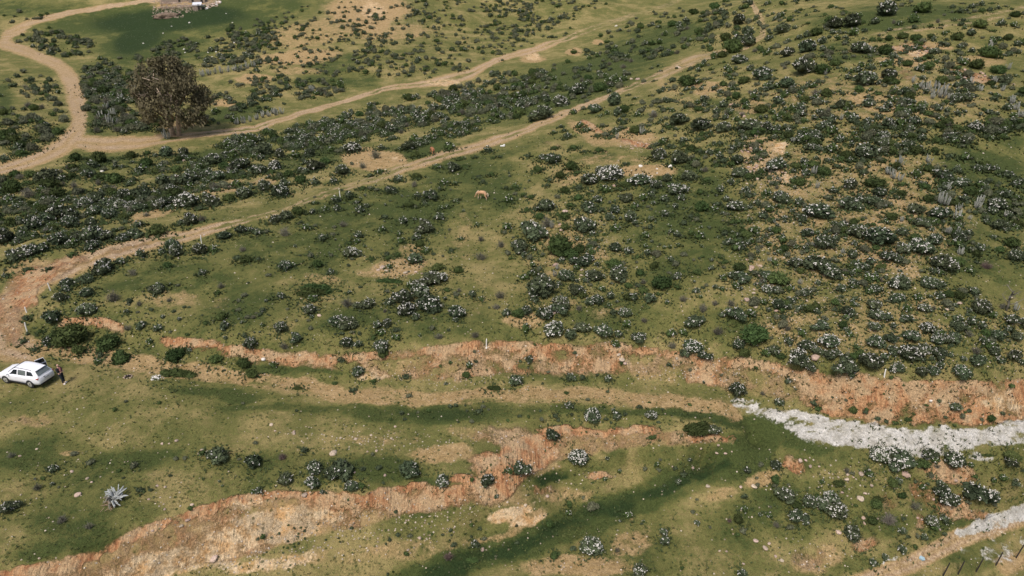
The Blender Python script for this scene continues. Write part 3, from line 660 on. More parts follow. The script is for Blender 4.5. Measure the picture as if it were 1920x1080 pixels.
# ------------------------------------------------------------------ shrubs: where they stand (place in the photograph, width, kind)
H = '''
83,557,10,P 50,596,17,P 52,626,10,P 45,640,14,P 66,654,14,P 115,557,28,F1 164,579,34,F2 165,548,26,F1 125,543,20,F1 100,596,30,F1 92,640,24,F1 140,628,62,P 112,630,40,P 147,655,28,P 206,640,50,P 227,667,38,P 188,665,16,P 184,677,14,F1 76,621,12,P 266,611,22,F2 297,615,20,F2 240,614,22,D 327,664,36,P 335,692,58,L 356,656,12,F1 405,672,26,P 455,680,28,P 472,700,26,P 422,612,22,F2 385,605,13,P 417,592,24,P 470,643,26,F2 317,562,16,D 262,569,20,D 215,555,40,D 299,543,24,F1 215,767,12,P 420,694,8,P 281,641,14,F1
527,555,18,F1 582,541,64,L 587,558,22,F2 582,580,24,F2 525,614,24,F2 557,635,24,F2 534,648,26,D 650,567,34,D 685,572,28,F2 730,567,22,F2 757,555,40,F2 787,547,36,F3 762,580,36,F3 805,570,40,F2 787,567,24,F1 780,594,18,F1 632,602,30,F2 655,607,34,F1 725,605,26,F2 708,610,20,F2 715,624,20,F2 743,632,18,F2 650,644,24,F2 672,646,18,F2 715,647,28,F2 718,662,22,P 640,675,17,P 673,696,24,F2 514,685,18,F1 627,718,12,P 702,714,13,P 662,731,16,P 760,706,16,P 826,685,8,P 844,680,9,F1 881,684,17,F1 874,701,20,P 836,719,10,F1 897,770,14,P 855,584,30,F2 886,552,18,F1 937,552,28,D 930,575,20,D 950,586,20,F1 822,630,22,D 892,627,24,D 759,785,10,P 732,786,8,P 556,770,8,P 557,725,20,L 925,724,26,L
1017,545,50,F1 1002,562,20,F1 987,581,24,F1 972,588,24,P 1047,567,32,F2 1052,580,26,F2 1020,587,36,F2 1080,545,26,F1 1105,567,22,F1 1117,562,24,F2 1145,555,20,F1 1142,572,12,F1 1085,577,20,D 1150,585,16,P 1172,587,24,F2 1175,609,20,F2 1042,616,40,F3 1090,612,28,F1 1070,627,28,F1 987,616,22,F1 1130,622,30,F2 1159,626,20,F2 1152,645,20,F1 1197,631,26,F2 1187,556,22,F2 1177,557,18,P 1217,559,26,F1 1280,559,24,D 1251,567,12,F2 1306,545,16,F2 1302,602,30,F1 1259,624,22,F2 1280,622,18,F2 1295,647,32,F3 1282,662,22,F3 1317,667,24,F2 1382,590,34,F2 1355,589,16,F1 1370,567,26,D 1317,577,30,D 1345,620,30,D 1415,627,58,P 1382,647,24,F2 1395,662,24,P 1435,660,20,F2 1260,647,24,D 1207,600,18,D 992,672,20,F1 1077,661,11,P 1165,680,11,P 1002,645,7,P 970,712,24,F2 1069,707,22,F2 1092,707,14,P 1141,710,18,F1 1017,719,7,P 1139,734,9,P 1061,736,10,P 1067,760,20,F1 1111,777,36,F3 1156,781,22,F1 1150,769,10,F2 1172,776,12,P 1220,777,24,F3 1199,762,12,P 1041,779,14,P 975,780,9,P 991,781,8,P 1072,777,9,P 1307,795,64,L 1337,805,24,F1 1382,727,30,F2 1417,689,10,P 1430,737,16,D
1450,657,24,F1 1465,667,18,P 1495,672,34,F3 1517,686,26,F2 1510,647,28,F2 1555,640,36,F3 1557,667,26,F2 1540,612,26,F2 1587,582,24,F1 1640,570,30,F2 1642,590,30,F2 1640,612,24,F2 1640,640,32,F2 1670,635,26,F1 1680,560,24,F2 1732,577,26,F2 1737,612,30,F3 1712,632,28,F2 1702,660,38,F3 1730,655,34,F2 1587,687,38,F2 1595,700,20,F1 1635,680,44,F2 1657,670,20,F2 1682,691,26,F3 1670,707,10,P 1727,695,30,F1 1750,695,24,F2 1762,685,18,F2 1797,697,32,F2 1832,677,30,F1 1795,597,22,F3 1840,580,34,F2 1860,592,18,F2 1840,612,20,F2 1872,630,28,F1 1905,630,26,F1 1875,675,22,F1 1897,667,26,F2 1915,680,16,F1 1897,597,26,F2 1782,647,11,P 1782,666,12,F1 1790,631,26,F1 1815,625,24,D 1830,657,30,D 1477,640,20,F1 1478,715,14,F2 1462,754,22,F1 1524,755,14,P 1532,766,14,P 1599,769,18,P 1624,767,8,P 1645,784,14,P 1661,790,11,P 1702,786,14,P 1679,792,14,P 1761,751,11,P 1736,759,8,P 1792,762,24,F1 1896,722,14,P 1857,785,18,P 1879,775,11,P 1761,797,7,P 1789,797,9,P
100,879,22,F2 17,950,26,F2 24,852,20,D 81,896,10,P 99,907,10,F1 410,851,42,F1 478,868,30,F1 357,952,12,P 477,922,14,F1 71,912,26,D 118,972,28,B 167,985,26,D 262,917,16,P 282,918,10,P 225,882,10,P
530,855,24,R 571,842,16,P 535,897,30,F1 590,875,34,F2 587,905,26,F3 640,877,50,F1 622,885,32,F1 660,912,30,F2 677,910,16,P 765,881,36,F1 829,900,26,F3 885,899,12,P 914,900,34,F2 931,931,11,F1 955,883,16,F2 485,920,18,F2 884,982,11,P 899,990,12,P 830,1002,7,P 811,1001,6,P 847,1003,6,P 884,1006,7,P 851,1020,14,P 891,1020,20,F1 841,1042,26,R 884,1047,24,L 762,1037,13,P 737,1072,6,P 727,1076,8,P 552,990,6,P 564,989,6,P 571,995,8,P 560,1000,6,P 559,1006,6,P 572,1009,6,P 540,1015,6,P 551,1019,6,P 560,1019,6,P 552,1025,6,P 532,1026,5,P 539,1027,6,P 531,1036,6,P 500,1035,5,P 635,1009,5,P 611,1012,6,P
1084,857,38,F4 1037,815,24,F1 1222,820,14,P 975,882,28,F2 1292,862,12,F1 1271,902,14,F2 1401,882,16,F2 1066,961,16,F2 1096,961,11,P 1031,982,18,P 1177,965,20,F2 1107,1020,42,F3 1076,1027,14,P 1245,997,20,F2 1246,1015,22,F3 1307,980,14,F1 1200,1067,30,F2 1279,1064,10,P 1390,1074,20,F2 1187,1009,6,P 1395,930,14,P 1395,954,16,F1 1367,975,16,R 1040,1039,18,P 1032,1052,6,P 1014,1051,6,P 1382,1002,12,P 1157,1030,18,D 1111,904,7,P 1242,919,6,P
1452,870,24,F1 1469,926,34,F2 1515,940,26,F2 1540,945,30,F2 1565,952,48,F3 1557,935,34,F3 1492,967,32,F2 1600,1002,34,F2 1440,965,16,F1 1637,1054,20,F2 1659,1045,15,F2 1690,1031,20,F2 1690,995,18,F2 1694,971,12,P 1635,974,22,P 1666,972,36,B 1715,947,30,D 1744,974,24,F3 1752,988,20,F3 1715,1024,13,P 1770,1001,11,P 1742,997,8,P 1646,847,40,F4 1660,855,30,F3 1684,860,40,F3 1675,876,30,F3 1684,901,16,F3 1726,867,26,P 1740,852,26,F2 1752,862,20,F2 1782,860,40,F3 1800,865,20,F1 1729,914,16,F3 1715,902,10,P 1761,906,16,F1 1765,922,30,F2 1777,937,34,F2 1792,935,20,F2 1830,927,44,F3 1862,929,22,F2 1901,904,20,F3 1880,895,20,F1 1862,900,14,F2 1827,892,14,P 1890,865,26,F2 1895,852,28,P 1820,872,14,F1 1827,856,10,P 1852,851,18,L 1917,882,12,P
11,517,14,F1 51,504,12,P 136,477,12,P 10,506,8,P 89,504,10,P 30,480,30,F2 50,472,40,F3 67,470,24,F2 107,452,28,F2 140,455,22,F2 147,442,30,F1 180,442,42,F2 175,460,26,F2 200,442,26,F2 230,445,24,F2 252,437,28,F1 297,430,36,P 261,420,20,F1 275,402,16,D 206,405,24,F2 180,395,26,F2 172,417,26,F1 125,400,40,F2 130,420,28,F2 65,420,36,F2 92,410,26,F1 65,442,18,F1 20,417,24,P 15,445,34,F2 180,372,28,F1 202,374,16,P 232,367,28,F2 265,365,30,F1 282,362,14,P 350,377,38,F3 317,369,16,P 319,389,14,F3 340,417,16,F3 357,412,30,F2 380,410,24,D 397,380,30,F2 387,367,20,F1 382,350,16,F1 375,390,14,P 430,370,24,P 455,365,26,F2 445,345,22,F1 347,337,36,F2 307,340,32,F1 357,350,18,F1 332,317,20,P 400,300,34,F2 412,330,28,F2 455,307,34,F2 422,310,20,P 345,287,24,F1 315,285,30,F1 277,305,30,P 270,317,20,F1 247,290,26,P 277,286,14,P 187,297,34,P 144,295,26,P 217,335,36,P 195,332,20,P 167,327,24,F1 136,330,18,P 92,330,40,F1 95,345,38,P 57,327,22,P 30,327,20,P 82,392,22,P 25,352,40,P 55,362,36,D 110,362,30,P 140,347,24,D
195,502,38,F2 227,490,22,F1 265,477,22,F2 325,460,32,F2 332,472,32,F2 305,472,16,F1 315,497,20,P 374,470,28,F2 400,467,20,F1 420,442,26,F1 452,430,26,F1 472,432,14,F1 381,510,17,F1 462,485,24,P 445,482,16,P 455,467,20,D 160,525,24,F1 127,530,28,F2 250,510,24,D 299,536,20,F2 415,535,20,D
515,412,24,F2 537,405,26,F1 560,395,26,P 586,397,14,F2 610,392,16,F2 631,375,20,F1 655,367,20,F1 632,392,16,F2 605,445,22,F1 574,425,18,F1 534,435,34,D 485,435,18,F1 675,395,20,F1 687,387,12,F2 644,420,22,D 717,430,16,F2 671,440,22,F1 660,475,24,F3 684,462,9,F1 757,415,20,F2 800,427,32,F2 782,445,20,F1 787,457,18,P 751,451,18,F1 746,477,16,P 797,470,18,F1 780,485,28,F1 825,407,22,F1 827,390,12,F1 767,382,20,P 812,367,28,F2 785,367,16,F1 731,355,24,F1 747,335,20,F1 782,330,18,P 777,345,22,D 834,342,20,F2 820,312,16,F1 850,315,24,F1 871,312,14,P 864,297,12,P 916,282,18,F1 922,327,12,P 897,331,12,P 891,294,8,P 925,296,8,P 937,294,8,P 954,324,7,P 955,375,22,F1 952,425,20,F2 902,447,22,D 940,457,26,D 902,480,30,D 859,507,20,P 534,497,24,F2 551,496,14,F1 595,495,22,P 621,510,16,F1 590,535,60,L 485,485,12,P 822,500,24,P 815,522,36,F3 792,530,28,F2 772,535,20,F2 730,522,34,L 730,500,14,F1
526,360,34,F2 534,345,22,F3 495,350,30,F2 565,337,24,P 591,342,20,F2 627,340,18,F2 642,320,28,F2 590,312,30,F1 610,302,24,P 542,325,24,P 517,310,28,F3 490,317,32,F2 554,292,22,F2 582,287,26,F1 525,290,26,F2 495,282,34,F1 662,277,36,F3 717,277,16,F1 712,321,16,F2 694,329,10,P 680,310,24,D 705,290,30,D 660,307,10,D 767,275,24,F1 780,290,22,P 843,276,22,F3 680,352,14,P
1035,300,32,F1 1017,295,18,F1 1007,317,20,P 989,292,13,P 1072,312,28,P 1082,324,12,P 1050,329,20,P 1031,337,12,P 1025,347,10,P 965,350,16,F1 1077,277,16,P 1095,284,9,P 1121,281,15,P 1041,277,12,P 1172,307,12,P 1103,336,36,F3 1145,325,48,F4 1130,322,28,F2 1135,357,22,F2 1172,345,20,P 1201,337,38,F3 1230,347,26,F2 1250,335,24,F1 1271,355,28,F3 1245,374,18,F2 1277,372,18,F1 1085,352,16,P 1085,369,22,P 1060,357,18,P 1045,369,14,D 1120,374,22,F1 1172,372,24,F1 1205,372,20,F2 1190,385,18,F1 1265,387,14,F1 1152,392,24,F1 1247,401,20,F1 1142,407,22,F2 1182,407,30,F1 1295,405,13,P 1314,387,32,P 1345,382,16,P 1312,361,16,P 1350,356,18,F1 1380,387,32,F2 1397,355,18,F1 1235,290,30,F2 1272,300,32,F1 1292,330,34,F1 1325,337,16,P 1297,277,20,P 1345,282,12,P 1337,322,8,P 1350,295,18,F2 1382,300,24,F1 1385,325,30,F1 1022,385,36,F1 1070,385,14,P 1102,390,32,F1 1012,405,20,P 1027,417,36,D 1060,405,22,P 1060,425,18,P 1095,425,36,F2 997,437,44,F2 977,460,34,F1 1047,462,60,P 1070,475,30,P 1085,467,26,P 1092,490,28,F2 1155,427,22,F2 1132,440,10,P 1117,450,12,P 1210,442,16,F1 1311,442,22,F2 1364,455,20,F1 1152,465,24,F1 1180,470,22,F1 1195,480,14,P 1282,477,14,D 1150,495,30,P 1115,517,30,F1 1160,515,40,F2 1200,510,18,P 1237,530,40,P 1060,520,30,F2 1017,530,36,F2 982,520,20,F1 1392,432,18,P 1415,432,22,F1 1385,415,16,P 1385,500,28,P 1395,522,24,F2 1430,405,22,F2 1435,515,24,F1
1625,285,44,F2 1587,290,26,P 1455,310,36,F2 1545,322,26,P 1492,310,18,P 1810,295,20,F1 1845,305,20,P 1867,317,16,F1 1792,319,18,F1 1752,282,18,P 1770,330,26,F2 1802,342,26,F2 1837,347,18,F1 1820,360,24,P 1852,340,16,P 1595,347,30,F2 1637,342,36,P 1647,362,26,F1 1635,377,30,F1 1587,380,38,F2 1562,357,20,F1 1502,342,24,P 1535,397,50,F2 1465,370,36,F2 1717,327,20,F1 1690,362,20,P 1740,372,22,P 1715,395,26,F1 1757,400,34,F2 1792,382,20,P 1725,417,26,F1 1672,405,28,P 1885,365,22,F1 1867,382,34,F2 1882,355,16,P 1605,432,32,F2 1640,445,44,F2 1600,417,20,P 1545,457,38,F2 1512,437,24,F2 1567,447,16,F2 1602,457,14,F1 1690,465,30,F2 1725,467,36,F3 1755,450,30,F2 1717,445,26,P 1815,437,16,F1 1872,422,24,F1 1837,465,22,F2 1875,467,18,P 1895,455,30,P 1902,482,28,F2 1765,492,46,F2 1525,495,44,F2 1490,492,26,F2 1560,510,40,F2 1455,520,40,P 1632,490,22,F1 1650,500,18,P 1597,477,24,F1 1660,520,12,P 1850,497,28,R 1817,507,18,F1 1685,532,40,F3 1742,532,30,F2 1470,465,20,P
1286,152,36,P 1126,165,26,P 1117,205,26,F2 1150,190,34,F1 1170,205,24,P 1157,212,20,F2 1085,170,30,F2 1050,190,36,F3 1020,215,34,F2 1225,215,24,D 1270,225,34,F1 1310,235,34,F1 1355,240,34,F2 1188,245,22,P 1100,95,16,P 1137,78,12,P 1075,98,14,P 1200,50,18,P 1260,45,18,P 1310,60,20,P 1400,60,30,F1 1385,40,28,F1 1400,78,34,F2 1360,70,26,P 1300,22,22,P 1340,12,22,P 1375,90,40,P 1385,112,30,F3 1362,128,18,F1 1428,140,34,F2 1395,150,26,P 1405,235,34,F2 1356,197,20,F2 1350,172,16,F2 1380,180,20,P 1395,190,18,P 1425,205,24,P 1467,55,30,F1 1475,100,26,F2 1510,90,34,F2 1530,60,26,P 1555,40,22,P 1565,45,30,F1 1595,42,34,F1 1600,62,22,F1 1640,40,20,F1 1660,20,40,F2 1710,37,22,F2 1730,15,34,P 1785,12,14,P 1800,20,16,P 1841,20,15,P 1835,45,28,P 1905,28,18,P 1690,68,20,P 1718,70,20,P 1745,68,18,P 1665,72,18,P 1610,90,34,F2 1660,95,30,P 1620,57,16,P 1795,70,22,P 1820,62,20,F1 1850,100,34,P 1890,70,20,P 1830,122,26,P 1870,130,30,P 1880,150,26,F1 1765,152,26,P 1740,125,24,P 1700,120,20,P 1665,140,30,F1 1620,150,36,F2 1540,130,34,P 1500,130,40,F2 1475,155,36,F1
'''
SH = []
for tk in H.split():
    a = tk.split(','); SH.append([float(a[0]), float(a[1]), float(a[2]), a[3]])
HAND = np.array([(s[0], s[1], s[2]) for s in SH])
# the rest of the scrub: (centre, half sizes, tilt, how many, width in metres, share with blossoms)
FILL = [(1660,190,290,95,0,460,.7,1.9,.5),(1650,400,290,120,0,280,.5,1.3,.5),(1620,590,290,80,6,150,.45,1.2,.6),(1180,450,230,110,0,150,.4,1.1,.4),(1500,60,100,60,0,90,.9,2.0,.4),(1760,60,180,60,0,110,.7,1.7,.3),(1300,180,120,60,0,60,.7,1.5,.4),(1330,270,110,50,0,60,.6,1.4,.4),
  (590,85,150,70,-12,360,.9,2.0,.06),(830,70,190,70,-8,400,1.0,2.2,.06),(1010,30,120,45,-10,130,1.1,2.4,.06),(930,20,160,30,0,120,1.0,2.2,.05),
  (55,215,62,75,0,95,1.3,2.6,.1),(60,295,60,16,-12,14,1.2,2.2,.1),(95,80,75,26,8,55,1.2,2.6,.05),(20,35,70,10,-5,12,1.2,2.6,.0),(225,150,70,44,0,170,1.5,2.8,.15),(390,95,130,30,-6,220,1.2,2.6,.1),(200,205,40,50,0,90,1.4,2.6,.2),(100,85,70,24,0,60,1.4,2.6,.05),(450,215,90,14,-10,30,1,2,.2),(330,200,120,30,0,60,1.2,2.4,.1),(470,60,60,26,0,40,1.3,2.8,.0),(240,240,60,18,0,30,1.4,2.4,.1),(440,170,70,16,-5,26,1.2,2.2,.2),(560,175,90,18,-8,60,1.3,2.4,.1),(440,195,40,12,0,12,1.2,2.4,.1),
  (560,258,170,24,-12,170,1.2,2.2,.6),(760,215,130,26,-14,200,1.3,2.6,.4),(920,175,110,30,-16,170,1.4,2.8,.25),(880,235,130,14,-20,80,1.0,2.0,.6),(1060,190,110,26,-20,80,1.2,2.4,.5),(1110,130,130,30,-16,60,1.3,2.4,.2),(1250,60,130,42,-14,110,1.4,2.6,.1),(1370,60,60,60,0,50,1.3,2.4,.3),(1340,170,110,50,-10,40,.8,1.6,.4),(1180,230,140,26,-8,40,.8,1.6,.4),(700,235,200,34,-14,120,1.1,2.0,.5),
  (220,350,230,50,-8,150,.9,2.0,.35),(110,420,130,46,-8,130,.6,1.4,.5),(480,320,130,40,-12,60,.7,1.6,.5),(420,300,140,26,-10,50,.9,1.8,.4),(60,340,90,24,0,40,1.2,2.2,.1),
  (760,420,260,90,-8,90,.3,.9,.3),(560,580,340,60,0,90,.25,.8,.2),(700,760,560,24,0,16,.25,.6,.0),(1150,690,300,26,3,14,.25,.6,.1),(1650,760,240,22,5,14,.2,.6,.0),(400,880,380,50,0,22,.25,.7,.1),(1300,930,260,80,0,30,.3,.9,.3),(1640,950,240,80,0,28,.3,.9,.3),(750,1010,250,50,0,20,.2,.5,.0),(1000,780,300,20,0,16,.2,.6,.1),
  (2060,400,130,300,0,120,1,2,.5),(-130,350,120,130,0,70,1,2,.3),(2050,900,120,80,0,16,.8,1.6,.4)]
q = []
for f in FILL:
    cx, cy, rx, ry, an, nn, s0, s1, fr = f
    a = RNG.uniform(0, 2 * math.pi, nn * 2); r = np.sqrt(RNG.uniform(0, 1.15, nn * 2)); ca, sa = math.cos(math.radians(an)), math.sin(math.radians(an))
    u, v = r * np.cos(a) * rx, r * np.sin(a) * ry
    x = cx + u * ca - v * sa; y = cy + u * sa + v * ca
    mk = masks(x, y)
    cl = fbm(x / 26 + 9, y / 15, 2, 31)
    inset = (x > -10) & (x < 1930)
    thr = .30
    bad = (mk['tan'] > .55) & (s0 > .7) & ((m_line(x, y, R_TRACK, 1, .3) > .15) | (m_line(x, y, V_ROAD, 1, .3) > .15) | (m_line(x, y, S_ROAD, 1, .3) > .15) | (m_line(x, y, T_TRACK, 1, .3) > .4) | (m_line(x, y, R_TRACK2, 1, .3) > .3))
    bad |= (mk['white'] > .4) | ((mk['deep'] > .5) & (y < 130)) | (np.abs(x - 350) < 75) & (y < 34)
    bad |= (cl < (.24 if cx > 1400 else .34)) & (s0 > .8)
    D_ = np.hypot(x[:, None] - HAND[None, :, 0], (y[:, None] - HAND[None, :, 1]) * 1.2)
    near = (D_ < HAND[None, :, 2] * .5 + 3).any(1) if s0 < 1.9 else np.zeros(len(x), bool)
    keep = np.where(~bad & ~near & ~((np.abs(x - 60) < 75) & (np.abs(y - 700) < 45)))[0][:nn]
    for i in keep:
        sz = s0 + (s1 - s0) * RNG.uniform() ** 1.6
        isf = RNG.uniform() < fr
        q.append([x[i], y[i], -sz, ('F%d' % RNG.choice([1, 1, 2, 2, 3])) if isf else ('P', 'P', 'P', 'G', 'G', 'D')[RNG.integers(0, 6)]])
ALL = SH + q
px = np.array([s[0] for s in ALL]); py = np.array([s[1] + max(s[2], 0) * .22 for s in ALL])
# the seedling tufts below the cut bank keep their exact spots
P, ok, tt = ground_at(px, py)
OBJS = []
for s, p, o_, t_ in zip(ALL, P, ok, tt):
    if not o_: continue
    wpx = s[2] if s[2] > 0 else -s[2] * FPX / t_
    wm = s[2] * t_ / FPX if s[2] > 0 else -s[2]
    OBJS.append(dict(x=s[0], y=s[1], px=wpx, w=wm, kind=s[3], p=p))
print('shrubs', len(OBJS))

# ------------------------------------------------------------------ labels that single a plant or stone out by what it stands near
LM = [('the grassy glade in the thicket',440,285),('the bulge in the valley track',860,150),('the bend of the valley track',640,193),('the white bag on the verge',943,275),('the white car',52,705),('the standing person',125,700),('the pale horse',905,365),('the chestnut horse',810,280),('the big brown tree',330,190),('the farmyard',340,15),('the S-bend of the dirt road',60,80),('the road junction',150,268),
 ('the charred fire ring',240,706),('the white ash heap',292,708),('the hairpin of the track',25,585),('the stake by the hairpin',95,538),('the stake beside the ridge track',378,451),('the stake at the track narrows',638,366),
 ('the stake on the central bank',912,643),('the stake above the orange bank',1658,700),('the grey outcrop in the bank',1166,668),('the pink boulder above the bank',1527,667),('the pink boulder under the white gravel',1696,887),
 ('the lone snow-white shrub',1084,857),('the fallen pale cactus',215,935),('the cream scree face',520,985),('the purple bare shrub',841,1042),('the square boulder on the terrace',625,847),('the west tip of the white gravel',1400,760),
 ('the middle of the white gravel',1640,815),('the far end of the white gravel',1880,800),('the grey bare bush',1666,970),('the black fence posts',1840,1055),('the lower gravel track',1760,1030),('the dark green gully',1200,945),('the bright grass strip',800,772),
 ('the dense thicket over the bank',770,560),('the white-topped thicket',1145,325),('the dark evergreen bush',1047,462),('the round bush at the track fork',1286,152),('the stony spur',1440,310),('the tall cactus group',1780,380),('the twin cactus clump',1685,310),
 ('the hillside cactus stand',1750,168),('the red rubble outcrop',1710,90),('the pink ledge high on the hill',1830,142),('the dead tree',1885,560),('the bare patch by the ridge track',700,300),('the pale clearing',750,505),('the green hollow',1290,450),
 ('the bushy corner at the bank end',1415,627),('the cactus hedge',430,130),('the long cactus row',490,218),('the chalky pit by the valley track',1075,97),('the topmost track bend',1430,60),('the pink stony slope',700,25),('the row of bushes over the scree',600,890),('the two round bushes near the car',206,640)]
LMX = np.array([(l[1], l[2]) for l in LM], float)
ORD = ['nearest', 'second', 'third', 'fourth', 'fifth', 'sixth', 'seventh', 'eighth', 'ninth', 'tenth', 'eleventh', 'twelfth', 'thirteenth', 'fourteenth', 'fifteenth', 'sixteenth', 'seventeenth', 'eighteenth']
def label_all(items, phrase):
    """items: dicts with x, y; gives each a label naming the landmark it stands nearest to, the side of it and its rank there"""
    groups = {}
    for it in items:
        dd = np.hypot(LMX[:, 0] - it['x'], (LMX[:, 1] - it['y']) * 1.3); k = int(np.argmin(dd))
        dx, dy = it['x'] - LMX[k, 0], it['y'] - LMX[k, 1]
        side = ('right of' if dx > 0 else 'left of') if abs(dx) > abs(dy) * 1.2 else ('below' if dy > 0 else 'uphill of')
        groups.setdefault((phrase(it), k, side), []).append((dd[k], it))
    for (ph, k, side), L_ in groups.items():
        L_.sort(key=lambda z: z[0])
        for i, (d_, it) in enumerate(L_):
            w_ = (ORD[min(i, 17)] + ' ') if len(L_) > 1 else ''
            it['label'] = f'{ph}, {w_}{side} {LM[k][0]}' if w_ else f'{ph} {side} {LM[k][0]}'
def size_word(it): return 'small' if it['w'] < .9 else ('big' if it['w'] > 1.9 else 'middling')
def phr(it):
    k = it['kind']
    return size_word(it) + {'F1': ' sparsely white-flowered dark shrub', 'F2': ' white-dotted dark shrub', 'F3': ' thickly white-flowered shrub', 'F4': ' shrub white all over',
        'P': ' plain green bush', 'G': ' grey-green bush', 'L': ' low spreading dark bush', 'D': ' greyish half-dry shrub', 'R': ' purplish leafless shrub', 'B': ' pale grey leafless shrub'}[k]
GRP = {'G': 'grey-green bushes over the hillside', 'F': 'white-flowering shrubs over the hillside', 'P': 'plain green bushes over the hillside', 'L': 'low dark bushes', 'D': 'half-dry shrubs', 'R': 'leafless shrubs', 'B': 'leafless shrubs'}
NAME = {'G': 'grey_green_bush', 'F': 'flowering_shrub', 'P': 'green_bush', 'L': 'low_bush', 'D': 'dry_shrub', 'R': 'bare_shrub', 'B': 'bare_shrub'}
CAT = {'G': 'bush', 'F': 'shrub', 'P': 'bush', 'L': 'bush', 'D': 'shrub', 'R': 'shrub', 'B': 'shrub'}
single, mass = [], []
for K in 'FPGLDRB':
    L_ = sorted([o for o in OBJS if o['kind'][0] == K and -10 < o['x'] < 1930 and -5 < o['y'] < 1085], key=lambda o: -o['px'])
    lim = 300 if K in 'FP' else 150
    single += L_[:lim]; mass += L_[lim:]
mass += [o for o in OBJS if not (-10 < o['x'] < 1930 and -5 < o['y'] < 1085)]
label_all(single, phr)
for o in single:
    K = o['kind']; a_, b_ = random.choice(PROTO[K]); r = o['w'] / 2 * (1.18 if K[0] in 'FPLG' else 1.05)
    sz = r * random.uniform(.75, 1.05)
    if K in 'RBD': sz = r
    if K == 'L': sz = r * .55
    ry_s = .42 if K == 'L' else 1
    ob = put(NAME[K[0]], a_, loc=(o['p'][0], o['p'][1], o['p'][2] - .06 * r), rot=(random.uniform(-.12, .12), random.uniform(-.12, .12), random.uniform(0, 6.28) if K != 'L' else random.uniform(-.15, .15)), scale=(r * random.uniform(.82, 1.2), r * ry_s * random.uniform(.82, 1.2), sz))
    tag(ob, o['label'], CAT[K[0]], GRP[K[0]])
    if b_ is not None:
        put('blossoms' if K[0] == 'F' else 'leaves', b_, parent=ob)
# the small rest of the scrub in one mass
MI = []; LV, LF_, FV, FF = [], [], [], []; bl = bf = 0
for o in mass:
    K = 'F' if o['kind'][0] == 'F' else 'P'
    (lv, lf), fl = random.choice(LOW[K]); r = o['w'] / 2 * 1.15; a = random.uniform(0, 6.28); c_, s_ = math.cos(a), math.sin(a)
    Rm = np.array([[c_, -s_, 0], [s_, c_, 0], [0, 0, random.uniform(.8, 1.15)]]) * r
    pos = o['p'] - np.array([0, 0, .08 * r]); MI.append(np.full(len(lf), random.choice((0, 0, 1, 1, 1)) if o['kind'][0] not in 'GD' else 2))
    LV.append(lv @ Rm.T + pos); LF_.append(lf + bl); bl += len(lv)
    if fl is not None:
        FV.append(fl[0] @ Rm.T + pos); FF.append(fl[1] + bf); bf += len(fl[0])
print('mass', len(mass), 'single', len(single))
sm = put('small_shrubs', new_mesh('small_shrubs', np.concatenate(LV), np.concatenate(LF_), [M_LEAF2, M_LEAF, M_DRYLEAF], np.concatenate(MI)))
tag(sm, 'countless small dark scrub bushes spread thinly over the far slopes', 'scrub', kind='stuff')
bo = put('blossoms', new_mesh('scrub_blossoms', np.concatenate(FV), np.concatenate(FF), [M_PETAL]), parent=sm); bo['kind'] = 'stuff'

# ------------------------------------------------------------------ cacti
CMESH = []
for i in range(6):
    mb = cactus_proto(40 + i, 10 + 3 * (i % 3), .5); me = bpy.data.meshes.new('cactus_stems'); me.from_pydata(mb.v, [], mb.f); me.materials.append(M_CACT)
    for p_ in me.polygons: p_.use_smooth = True
    CMESH.append(me)
CC = '''1685,301,20 1740,297,16 1666,320,16 1675,327,18 1687,332,18 1532,347,14 1526,320,14 1776,350,16 1767,372,26 1774,378,18 1830,380,24 1838,372,14 1794,402,20 1796,388,14 1690,410,12 1777,432,14 1795,435,18 1800,470,16 1526,456,11 1579,470,11 1442,485,11 1499,527,12 1660,385,7 1462,335,8 1817,407,10 1790,495,12
1725,160,16 1738,162,18 1752,168,20 1765,175,20 1748,178,16 1772,165,16 1712,150,12 1755,158,14 1780,180,14 1897,187,16 1912,212,16 1905,200,14 1855,85,14 1577,220,12 1547,135,12 1487,262,10 1820,152,12 1838,165,12 1862,150,14 1880,165,12 1890,125,12
252,168,14 229,184,14 200,198,14 207,227,20 190,215,16 222,228,14 212,212,14 380,138,12 392,136,12 404,133,12 416,132,12 428,130,12 440,128,12 452,126,12 464,123,12 475,121,12 445,228,12 457,226,12 469,223,12 481,219,12 493,215,12 505,213,12 517,210,14 528,208,12 314,252,18 512,208,12 585,167,12 1225,212,12 1202,245,14 1157,255,12 1040,512,14 1034,422,14 1045,500,12 1885,400,14 1380,298,8 1905,575,16'''
cl_ = []
for tk in CC.split():
    a = tk.split(','); cl_.append(dict(x=float(a[0]), y=float(a[1]), px=float(a[2])))
P, ok, tt = ground_at([c['x'] for c in cl_], [c['y'] + c['px'] * .45 for c in cl_])
for c, p, t_ in zip(cl_, P, tt): c['p'] = p; c['w'] = c['px'] * t_ / FPX
label_all(cl_, lambda it: ('tall' if it['w'] > 1.6 else 'short') + ' grey columnar cactus clump')
for c in cl_:
    s_ = c['w'] / 1.75
    tag(put('cactus_clump', random.choice(CMESH), loc=(c['p'][0], c['p'][1], c['p'][2] - .03), rot=(0, 0, random.uniform(0, 6.28)), scale=(s_, s_, s_ * random.uniform(.85, 1.1))), c['label'], 'cactus', 'grey columnar cacti')
